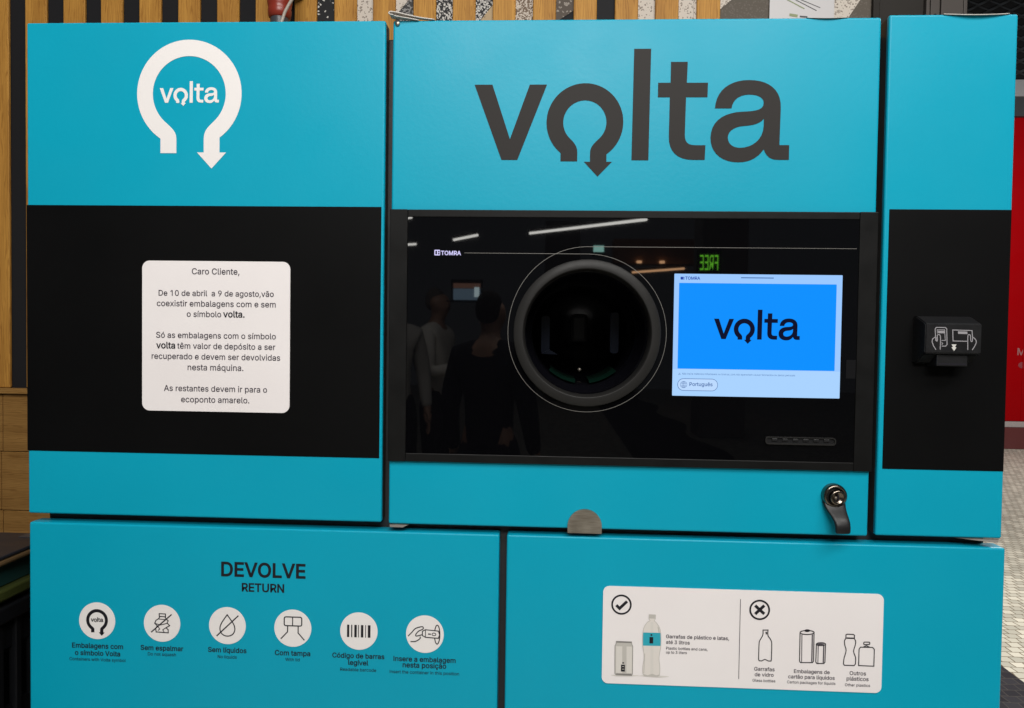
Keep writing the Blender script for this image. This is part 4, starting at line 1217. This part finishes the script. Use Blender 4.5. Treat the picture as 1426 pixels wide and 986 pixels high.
for i, (z0, z1) in enumerate(((1.0485, 1.1875), (0.9057, 1.0470), (0.7620, 0.9042), (0.6185, 0.7605), (0.0, 0.6170))):
    xs_ = [-2.4, -1.255 - (0.0 if i % 2 == 0 else 0.004), 0.0, 0.77]
    for a_, c_ in zip(xs_[:-1], xs_[1:]):
        b.box(a_ + 0.0007, c_ - 0.0007, WY + 0.001, WY + 0.0095, z0, z1, OAKH, 0.0012, 1)
b.build("plank_wainscot", wall)
b = B()
b.box(-2.4, 0.77, YT + 0.001, YT + 0.10, 0.0, 3.0, BODY)
b.build("backing", wall)
# plaster specks splashed on the black strip left of the machine
SPECK = mat("plaster_specks", (0.22, 0.15, 0.09), 0.8)
b = B()
for i in range(34):
    x = random.gauss(-1.172, 0.008)
    x = min(max(x, -1.193), -1.150)
    z = random.choice((random.gauss(1.62, 0.035), random.gauss(1.40, 0.035), 2.01 + random.gauss(0, 0.005)))
    r = random.uniform(0.0006, 0.0022)
    b.add([(x + r * math.cos(a) * random.uniform(0.7, 1.3), YT - 0.0025 - 0.00003 * i, z + r * math.sin(a) * random.uniform(0.7, 1.3)) for a in (0, 1.2, 2.4, 3.7, 5.0)],
          [(0, 1, 2, 3, 4)], SPECK)
b.build("plaster_specks", wall)

# poster
POST = mat("poster_paper", (0.47, 0.455, 0.46), 0.35)
PG = mat("poster_green_ink", (0.22, 0.26, 0.12), 0.5)
PB = mat("poster_black_ink", (0.03, 0.03, 0.035), 0.5)
b = B()
px0, px1 = 0.5435, 0.6872
b.box(px0, px1, WY + 0.004, WY + 0.006, 2.045, 2.26, POST, 0.0004)
for (xa, za, xb, zb, m, w_) in ((0.575, 2.115, 0.621, 2.0905, PG, 0.0022), (0.600, 2.111, 0.648, 2.086, PB, 0.0016), (0.612, 2.111, 0.656, 2.0925, PB, 0.0014)):
    b.stroke([(xa, za), (xb, zb)], w_, WY + 0.0035, m)
b.stroke([(0.588, 2.0775), (0.606, 2.0745)], 0.0060, WY + 0.0035, PG)
b.stroke([(0.611, 2.0735), (0.628, 2.0720)], 0.0036, WY + 0.0035, PB)
tag(b.build("poster"), "pale poster with green and black lines on the speckled wall", "poster")

# red plug and its cable behind the left door
PRED = noise_rough(mat("red_plastic", (0.26, 0.030, 0.016), 0.35), 30, 0.3, 0.42)
PGREY = mat("dark_grey_plastic", (0.05, 0.055, 0.065), 0.4)
CABLE = mat("pale_cable", (0.42, 0.37, 0.32), 0.5)
plug = thing("power_socket", "red industrial power socket hanging on the slat wall above left door", "socket", loc=(-0.530, 0.66, 1.9))
plug.scale = (0.86, 0.86, 1.0)
b = B()
b.lathe_z(0, 0, [(0.0001, 0.30), (0.030, 0.30), (0.032, 0.20), (0.030, 0.150), (0.029, 0.142), (0.0275, 0.138), (0.0285, 0.134), (0.0285, 0.128), (0.0265, 0.118), (0.022, 0.116)], PRED)
b.build("body", plug)
b = B()
b.lathe_z(0, 0, [(0.022, 0.118), (0.0225, 0.112), (0.0215, 0.06), (0.019, 0.0), (0.0001, 0.0)], PGREY)
b.build("collar", plug)
b = B()
b.box(-0.010, 0.010, 0.02, 0.158, 0.22, 0.26, PGREY)
b.build("bracket", plug)
b = B()
b.tube(smooth([(-0.445, 0.58, 2.075), (-0.462, 0.58, 2.042), (-0.476, 0.58, 2.021), (-0.485, 0.58, 2.006), (-0.493, 0.58, 1.988), (-0.500, 0.58, 1.95), (-0.500, 0.60, 1.85), (-0.48, 0.64, 1.728)], 5), 0.0032, CABLE)
tag(b.build("power_cable"), "thin pale cable looping down in front of the red socket", "cable")

# steel door frame at the end of the wall
DFR = noise_rough(mat("dark_bronze_metal", (0.024, 0.021, 0.018), 0.5, spec=0.12), 10, 0.4, 0.55)
DFL = noise_rough(mat("grey_metal_profile", (0.080, 0.070, 0.064), 0.5, spec=0.15), 12, 0.4, 0.55)
fr = thing("metal_door_frame", "dark brown metal panel and grey profile at the end of slat wall", "door frame", loc=(0, 0, 0))
b = B()
b.box(0.7720, 0.8880, WY + 0.012, WY + 0.12, 0.0, 3.0, DFR, 0.002)
b.box(0.7700, 0.7850, WY - 0.004, WY + 0.012, 0.0, 3.0, DFR, 0.002)
b.build("panel", fr)
b = B()
b.box(0.8885, 0.8965, WY + 0.002, WY + 0.12, 0.0, 3.0, DFL, 0.0015)
b.box(0.8990, 0.9190, WY + 0.004, WY + 0.12, 0.0, 3.0, DFL, 0.0015)
b.box(0.9200, 0.9680, WY + 0.000, WY + 0.12, 0.0, 3.0, DFL, 0.0015)
b.box(0.9720, 0.9800, WY + 0.006, WY + 0.12, 0.0, 3.0, DFL, 0.0015)
b.lathe(0.9085, 2.075, [(0.0026, WY + 0.0038), (0.0020, WY + 0.002), (0.0001, WY + 0.0018)], INK, 16)
b.build("profile", fr)

# far red shop front with its expanded-metal shutter
FY = 8.70
shop = thing("red_storefront", "distant bright red shop front under dark expanded metal grille", "shop", loc=(5.4, FY, 0))
RED = noise_rough(mat("red_paint", (0.35, 0.001, 0.003), 0.5, spec=0.1), 4, 0.3, 0.45)
REDD = noise_rough(mat("dark_red_plinth", (0.13, 0.030, 0.030), 0.5), 4, 0.4, 0.6)
GRILL = mat("grille_metal", (0.13, 0.135, 0.14), 0.4, 0.6)
GRILLB = mat("grille_shadow_box", (0.010, 0.010, 0.011), 0.6)
BAND = mat("light_grey_band", (0.36, 0.36, 0.37), 0.5)
BANDD = mat("slate_band", (0.050, 0.055, 0.060), 0.5)
SKIRT = mat("pale_skirting", (0.42, 0.38, 0.37), 0.5)
b = B()
b.box(-1.2, 3.4, 0.0, 0.3, 0.34, 4.09, RED, 0.01)
for k_ in range(8):
    b.box(-1.2 + k_ * 0.575, -1.185 + k_ * 0.575, -0.012, 0.0, 0.34, 4.09, RED, 0.003)
b.build("red_wall", shop)
b = B()
b.box(-1.2, 3.4, -0.04, 0.3, 0.27, 0.338, SKIRT, 0.004)
b.build("skirting", shop)
b = B()
b.box(-1.2, 3.4, -0.06, 0.3, 0.0, 0.268, REDD, 0.006)
b.build("plinth", shop)
b = B()
b.box(-1.2, 3.4, -0.05, 0.3, 4.092, 4.323, BANDD, 0.004)
b.box(-1.2, 3.4, -0.08, 0.3, 4.325, 4.525, BAND, 0.004)
b.build("fascia", shop)
b = B()
b.box(-1.2, 3.4, 0.06, 0.3, 4.527, 6.6, GRILLB)
dz, dxp = 0.068, 0.26
rows = 26
for r in range(rows):
    z = 4.56 + r * dz
    for c in range(-5, 14):
        x = c * dxp + (dxp / 2 if r % 2 else 0.0)
        if x < -1.15 or x > 3.3:
            continue
        # a drawn strand: a slanted lens-shaped flap either side of each opening
        b.add([(x, -0.01, z), (x + dxp / 2, 0.02, z + dz), (x + dxp / 2, 0.035, z + dz + 0.034), (x, 0.012, z + 0.034)], [(0, 1, 2, 3)], GRILL)
        b.add([(x, -0.01, z), (x - dxp / 2, 0.02, z + dz), (x - dxp / 2, 0.035, z + dz + 0.034), (x, 0.012, z + 0.034)], [(0, 3, 2, 1)], GRILL)
b.build("grille", shop)
b = B()
LRED = mat("faded_pink_letters", (0.36, 0.16, 0.16), 0.5)
b.text("M", 0.505, 1.165, -0.003, LRED, cap=0.085, bold=0.002)
b.build("letter", shop)
b = B()
b.flat([circle(0.53, 1.04, 0.055, 24, 0.04)], -0.003, mat("dull_red_mark", (0.28, 0.05, 0.06), 0.5))
b.build("round_mark", shop)

# stacked crates beside the machine
CRB = noise_rough(mat("black_crate_plastic", (0.006, 0.0065, 0.008), 0.45, spec=0.25), 30, 0.35, 0.5)
CRG = noise_rough(mat("olive_green_crate_plastic", (0.045, 0.056, 0.014), 0.4), 30, 0.35, 0.5)
CRBR = noise_rough(mat("tan_crate_plastic", (0.105, 0.066, 0.030), 0.5), 30, 0.4, 0.55)
CRT = noise_rough(mat("dark_teal_crate_plastic", (0.010, 0.045, 0.042), 0.4), 30, 0.35, 0.5)
LID = noise_rough(mat("slate_lid_plastic", (0.018, 0.021, 0.029), 0.45), 30, 0.4, 0.5)
CX0, CX1, CY0, CY1 = -1.20, -0.700, -0.42, 0.19


def crate(z0, z1, rim, side, rimh, label, ribs=True, lid=None, inset=0.0):
    t = thing("stacking_crate", label, "crate", "crates stacked beside the machine", loc=((CX0 + CX1) / 2, (CY0 + CY1) / 2, z0))
    hx, hy = (CX1 - CX0) / 2 - inset, (CY1 - CY0) / 2 - inset
    h = z1 - z0
    b = B()
    T = 0.006
    i2 = 0.012
    b.box(-hx + i2, hx - i2, -hy + i2, hy - i2, 0.0, 0.008, side)
    for sx in (-1, 1):
        xa, xb = sorted((sx * (hx - i2), sx * (hx - i2 - T)))
        if ribs:
            b.box(xa, xb, -hy + i2, hy - i2, 0.008, h * 0.22, side)
            b.box(xa, xb, -hy + i2, hy - i2, h * 0.46, h * 0.54, side)
            b.box(xa, xb, -hy + i2, hy - i2, h * 0.80, h - rimh, side)
            nrib = 17
            for k_ in range(nrib):
                y = -hy + i2 + (2 * hy - 2 * i2 - 0.012) * k_ / (nrib - 1)
                xo = xb + 0.006 * sx if sx > 0 else xa - 0.006
                b.box(min(xa, xo), max(xb, xo), y, y + 0.012, 0.004, h - rimh + 0.001, side, 0.0015, 1)
        else:
            b.box(xa, xb, -hy + i2, hy - i2, 0.008, h - rimh, side)
    for sy in (-1, 1):
        ya, yb = sorted((sy * (hy - i2 - T - 0.0005), sy * (hy - i2 - 2 * T)))
        b.box(-hx + i2 + T + 0.001, hx - i2 - T - 0.001, ya, yb, 0.009, h - rimh, side)
    b.build("basket", t)
    b = B()
    for sx in (-1, 1):
        xa, xb = sorted((sx * hx, sx * (hx - 0.022)))
        b.box(xa, xb, -hy, hy, h - rimh, h, rim, 0.003)
    for sy in (-1, 1):
        ya, yb = sorted((sy * hy, sy * (hy - 0.022)))
        b.box(-hx + 0.0225, hx - 0.0225, ya, yb, h - rimh, h - 0.0005, rim, 0.003)
    b.build("rim", t)
    if lid:
        b = B()
        b.box(-hx + 0.004, hx - 0.004, -hy + 0.004, hy - 0.004, h + 0.0005, h + 0.006, lid, 0.002)
        b.box(hx - 0.05, hx - 0.02, hy - 0.03, hy - 0.012, h + 0.0062, h + 0.0068, PGREY)
        b.build("lid", t)
    return t


crate(0.0, 0.31, CRB, CRB, 0.024, "lowest black crate of the stack, standing on the floor")
crate(0.312, 0.622, CRB, CRB, 0.024, "black slotted crate in the middle of the stack")
crate(0.624, 0.955, CRB, CRB, 0.024, "black slotted crate directly under the olive green rim")
crate(0.957, 0.980, CRG, CRG, 0.016, "shallow tray with olive green rim above the black crates", ribs=False)
crate(0.982, 1.021, CRBR, CRT, 0.007, "topmost tray with tan rim, dark teal side and slate lid", ribs=False, lid=LID)

# ================================================================== BEHIND THE CAMERA: what the black glass mirrors
def tube_mat(name, c, s):
    return mat(name, (0.1, 0.1, 0.1), 0.5, emit=c, estr=s)


COOL = tube_mat("lit_tube_cool", (1.0, 0.98, 0.92), 13.0)
WARM = tube_mat("lit_tube_warm", (1.0, 0.55, 0.28), 9.0)
for a_, c_, m, r, lb in (((-0.298, -12.0, 3.06), (1.362, -9.5, 2.93), COOL, 0.020, "long lit ceiling tube mirrored high in the black glass"),
                      ((-1.733, -13.0, 3.06), (-1.253, -12.6, 3.10), COOL, 0.022, "short lit ceiling tube mirrored over the maker's mark"),
                      ((-2.33, -11.0, 3.14), (-2.146, -11.0, 3.164), COOL, 0.018, "lit ceiling tube mirrored at the glass's upper left corner"),
                      ((-3.1, -15.0, 3.19), (-2.785, -15.0, 3.21), COOL, 0.022, "lit ceiling tube mirrored low at the glass's left edge"),
                      ((1.448, -12.0, 2.41), (2.33, -12.0, 2.484), WARM, 0.018, "warm lit lamp strip mirrored beside the round opening")):
    t = thing("ceiling_light", lb, "lamp", "ceiling lights mirrored in the glass", loc=((a_[0] + c_[0]) / 2, (a_[1] + c_[1]) / 2, (a_[2] + c_[2]) / 2))
    L = Vector(t.location)
    b = B()
    b.tube([Vector(a_) - L, Vector(c_) - L], r, m, 12)
    b.build("tube", t)
    b = B()
    b.tube([Vector(a_) - L + Vector((0, 0, r * 2.2)), Vector(c_) - L + Vector((0, 0, r * 2.2))], r * 1.1, BODY, 8)
    b.build("housing", t)
sg = thing("lit_sign", "green lit sign reading FREE mirrored above the screen", "sign", loc=(1.913, -8.0, 2.22))
b = B()
b.box(-0.14, 0.14, -0.05, -0.012, -0.14, 0.14, GRILLB, 0.004)
b.build("sign_box", sg)
b = B()
cs = text_contours("FREE", 0, -0.10, width=0.21)
mx_ = [[(-x, -0.1 + (z + 0.1) * 2.6) for x, z in c] for c in cs]
vs, fs = fill2d(mx_)
b.add([(x, -0.0105, z) for x, y, z in vs], fs, tube_mat("green_letters", (0.25, 1.0, 0.05), 7.0))
b.build("letters", sg)
b = B()
b.box(0.66, 0.84, -10.1, -10.0, 2.48, 2.64, GRILLB, 0.01)
b.box(0.675, 0.825, -9.998, -9.99, 2.535, 2.625, tube_mat("pale_green_lit", (0.45, 0.9, 0.8), 7.0))
tag(b.build("emergency_light"), "small pale green lit box mirrored above the round opening", "lamp")
win = thing("lit_window", "dim lit shop window mirrored over the standing man", "window", loc=(-1.04, -9.0, 1.90))
b = B()
b.box(-0.21, 0.21, -0.06, -0.02, -0.15, 0.15, BODY, 0.005)
b.build("window_frame", win)
b = B()
b.box(-0.18, 0.18, -0.019, -0.012, -0.12, 0.03, tube_mat("dim_window_glow", (0.5, 0.75, 1.0), 1.2))
b.box(-0.18, 0.18, -0.019, -0.012, 0.035, 0.10, tube_mat("brown_window_glow", (1.0, 0.5, 0.35), 0.8))
b.box(0.10, 0.165, -0.011, -0.009, -0.08, 0.05, tube_mat("bright_window_strip", (0.75, 0.95, 1.0), 5.0))
b.build("pane", win)


def skin_mesh(name, chains, m, parent, levels=2):
    """chains: lists of (key, x, y, z, rx, ry) sharing joints by key; grown into one surface"""
    idx, co, rad, ed = {}, [], [], []
    for ch in chains:
        prev = None
        for k_, x, y, z, rx, ry in ch:
            if k_ not in idx:
                idx[k_] = len(co)
                co.append((x, y, z))
                rad.append((rx, ry))
            if prev is not None:
                ed.append((prev, idx[k_]))
            prev = idx[k_]
    me = bpy.data.meshes.new(name)
    me.from_pydata(co, ed, [])
    o = bpy.data.objects.new("tmp", me)
    COL.objects.link(o)
    o.modifiers.new("skin", "SKIN")
    for i, r in enumerate(rad):
        me.skin_vertices[0].data[i].radius = r
        me.skin_vertices[0].data[i].use_root = i == 0
    sd = o.modifiers.new("sub", "SUBSURF")
    sd.levels = sd.render_levels = levels
    dg = bpy.context.evaluated_depsgraph_get()
    nm = bpy.data.meshes.new_from_object(o.evaluated_get(dg))
    bpy.data.objects.remove(o)
    nm.name = name
    nm.materials.clear()
    nm.materials.append(m)
    for p in nm.polygons:
        p.use_smooth = True
    r = bpy.data.objects.new(name, nm)
    COL.objects.link(r)
    r.parent = parent
    return r


def person(loc, turn, k, shirt, trousers, hair, label, bend):
    t = thing("person", label, "person", None, loc)
    t.rotation_euler = (0, 0, turn)
    t.scale = (k, k, k)
    skin = noise_rough(mat("skin", (0.30, 0.175, 0.12), 0.5), 40, 0.45, 0.6)
    P = ("pelvis", 0, 0, 0.93, 0.125, 0.095)
    W = ("waist", 0, 0, 1.06, 0.115, 0.085)
    C = ("chest", 0, 0.0, 1.24, 0.135, 0.095)
    U = ("upper", 0, -0.01, 1.37, 0.11, 0.08)
    neck = ("neck", 0, 0.0, 1.47, 0.048, 0.050)
    head = [neck,
            ("chin", 0, 0.022, 1.535, 0.055, 0.066),
            ("face", 0, 0.016, 1.60, 0.068, 0.086),
            ("top", 0, 0.0, 1.665, 0.056, 0.068)]
    nose = [("face", 0, 0, 0, 0, 0),
            ("nose", 0, 0.100, 1.590, 0.010, 0.013)]
    ch = [[P, W, C, U] + head, nose]
    for s in (-1, 1):
        ear = [("face", 0, 0, 0, 0, 0), ("ear%d" % s, 0.083 * s, 0.0, 1.595, 0.010, 0.022)]
        ch.append(ear)
    arms, legs = [], []
    for s in (-1, 1):
        n = "r" if s > 0 else "l"
        if bend:
            el, wr = (0.215 * s, 0.03, 1.10), (0.10 * s, 0.24, 1.13)
        else:
            el, wr = (0.225 * s, -0.02, 1.10), (0.235 * s, 0.06, 0.86)
        hd = (Vector(wr) - Vector(el)).normalized()
        pm = Vector(wr) + hd * 0.06
        sid = Vector((0, 0, 1)) if bend else Vector((0, 1, 0))
        a = [U, (n + "sh", 0.165 * s, -0.01, 1.37, 0.056, 0.056), (n + "el", *el, 0.042, 0.042), (n + "wr", *wr, 0.027, 0.024)]
        arms.append(a)
        palm = (n + "palm", *pm, 0.036, 0.016)
        ch.append(a + [palm])
        for f, (off, ln) in enumerate(((-0.027, 0.062), (-0.009, 0.074), (0.009, 0.080), (0.027, 0.072))):
            b0 = pm + hd * 0.035 + sid * off
            m1 = b0 + hd * ln * 0.5
            m2 = b0 + hd * ln * 0.9 + Vector((-0.012 * s, 0, -0.008))
            ch.append([palm, (n + "f%da" % f, *b0, 0.0085, 0.0085), (n + "f%db" % f, *m1, 0.008, 0.008), (n + "f%dc" % f, *m2, 0.007, 0.007)])
        th = Vector(wr) + hd * 0.03 + sid * 0.035
        ch.append([(n + "wr", 0, 0, 0, 0, 0), (n + "ta", *th, 0.011, 0.011), (n + "tb", *(th + hd * 0.045 + sid * 0.012), 0.009, 0.009)])
        lg = [P, (n + "hip", 0.092 * s, 0, 0.87, 0.085, 0.088), (n + "kn", 0.10 * s, 0.012, 0.49, 0.057, 0.060), (n + "an", 0.10 * s, -0.02, 0.085, 0.036, 0.040)]
        legs.append(lg)
        ch.append(lg + [(n + "toe", 0.112 * s, 0.12, 0.036, 0.040, 0.030)])
    grow = lambda c, d: [(q_[0], q_[1], q_[2], q_[3], q_[4] + d, q_[5] + d) for q_ in c]
    skin_mesh("body", ch, skin, t)
    skin_mesh("shirt", [grow([("hem", 0, 0, 0.84, 0.112, 0.088), P, W, C, U], 0.022), grow([U, ("collar", 0, -0.006, 1.475, 0.050, 0.052)], 0.014)] + [grow(a, 0.014) for a in arms], shirt, t)
    skin_mesh("trousers", [grow([P, ("belt", 0, 0, 1.02, 0.112, 0.085)], 0.012)] + [grow(l, 0.016) for l in legs], trousers, t)
    skin_mesh("hair", [[("nape", 0, -0.040, 1.535, 0.050, 0.040), ("back", 0, -0.036, 1.60, 0.076, 0.066), ("upper", 0, -0.016, 1.655, 0.074, 0.078), ("front", 0, 0.028, 1.690, 0.052, 0.052)]], hair, t)
    for s in (-1, 1):
        b = B()
        b.box(0.022 * s - 0.008, 0.022 * s + 0.008, 0.083, 0.096, 1.606, 1.616, INK, 0.003)
        b.build("eye", t)
    return t


cloth = lambda n_, c: noise_rough(mat(n_, c, 0.9, spec=0.1), 9, 0.85, 0.95, 1.0, 7)
SH_W = cloth("white_cotton", (0.72, 0.70, 0.66))
SH_B = cloth("black_cotton", (0.010, 0.011, 0.014))
SH_G = cloth("grey_cotton", (0.40, 0.39, 0.37))
TR_D = cloth("dark_trousers", (0.015, 0.015, 0.018))
HG = cloth("grey_hair", (0.10, 0.09, 0.08))
HD = cloth("dark_hair", (0.012, 0.010, 0.009))
person((-0.74, -4.40, 0), math.radians(-75), 0.975, SH_W, TR_D, HG, "person in white shirt and dark trousers, arms bent, mirrored at left of glass", True)
person((-0.22, -2.60, 0), math.radians(-160), 0.905, SH_B, TR_D, HD, "person in black clothes seen from behind, mirrored beside the opening", False)
person((-0.98, -4.00, 0), math.radians(-20), 0.97, SH_G, TR_D, HD, "person in grey top facing the machine, mirrored at the glass's left edge", False)

GREYCOL = noise_rough(mat("dim_grey_plaster", (0.20, 0.19, 0.18), 0.7), 5, 0.65, 0.8)
for x, y, w_, lb in ((-1.95, -7.2, 0.30, "plain grey hall column mirrored at the glass's left"), (0.30, -14.5, 0.35, "plain grey hall column mirrored behind the round opening"),
                     (2.35, -9.4, 0.30, "plain grey hall column mirrored beside the green sign")):
    b = B()
    b.box(x - w_, x + w_, y - w_, y + w_, 0.0, 3.6, GREYCOL, 0.02)
    tag(b.build("hall_column"), lb, "column", "hall columns mirrored in the glass")
BROWN = noise_rough(mat("brown_soffit", (0.30, 0.16, 0.09), 0.6), 6, 0.5, 0.7)
so = thing("shop_soffit", "brown shop soffit with two lit spots mirrored above the screen", "soffit", loc=(1.9, -12.3, 2.6))
b = B()
b.box(-0.75, 0.75, -0.30, 0.15, -0.02, 0.40, BROWN, 0.01)
b.build("board", so)
for dx in (-0.32, 0.07):
    b = B()
    b.lathe_z(dx, 0.18, [(0.0001, -0.02), (0.045, -0.02), (0.045, 0.02), (0.0001, 0.02)], WARM, 20)
    b.build("spot", so)
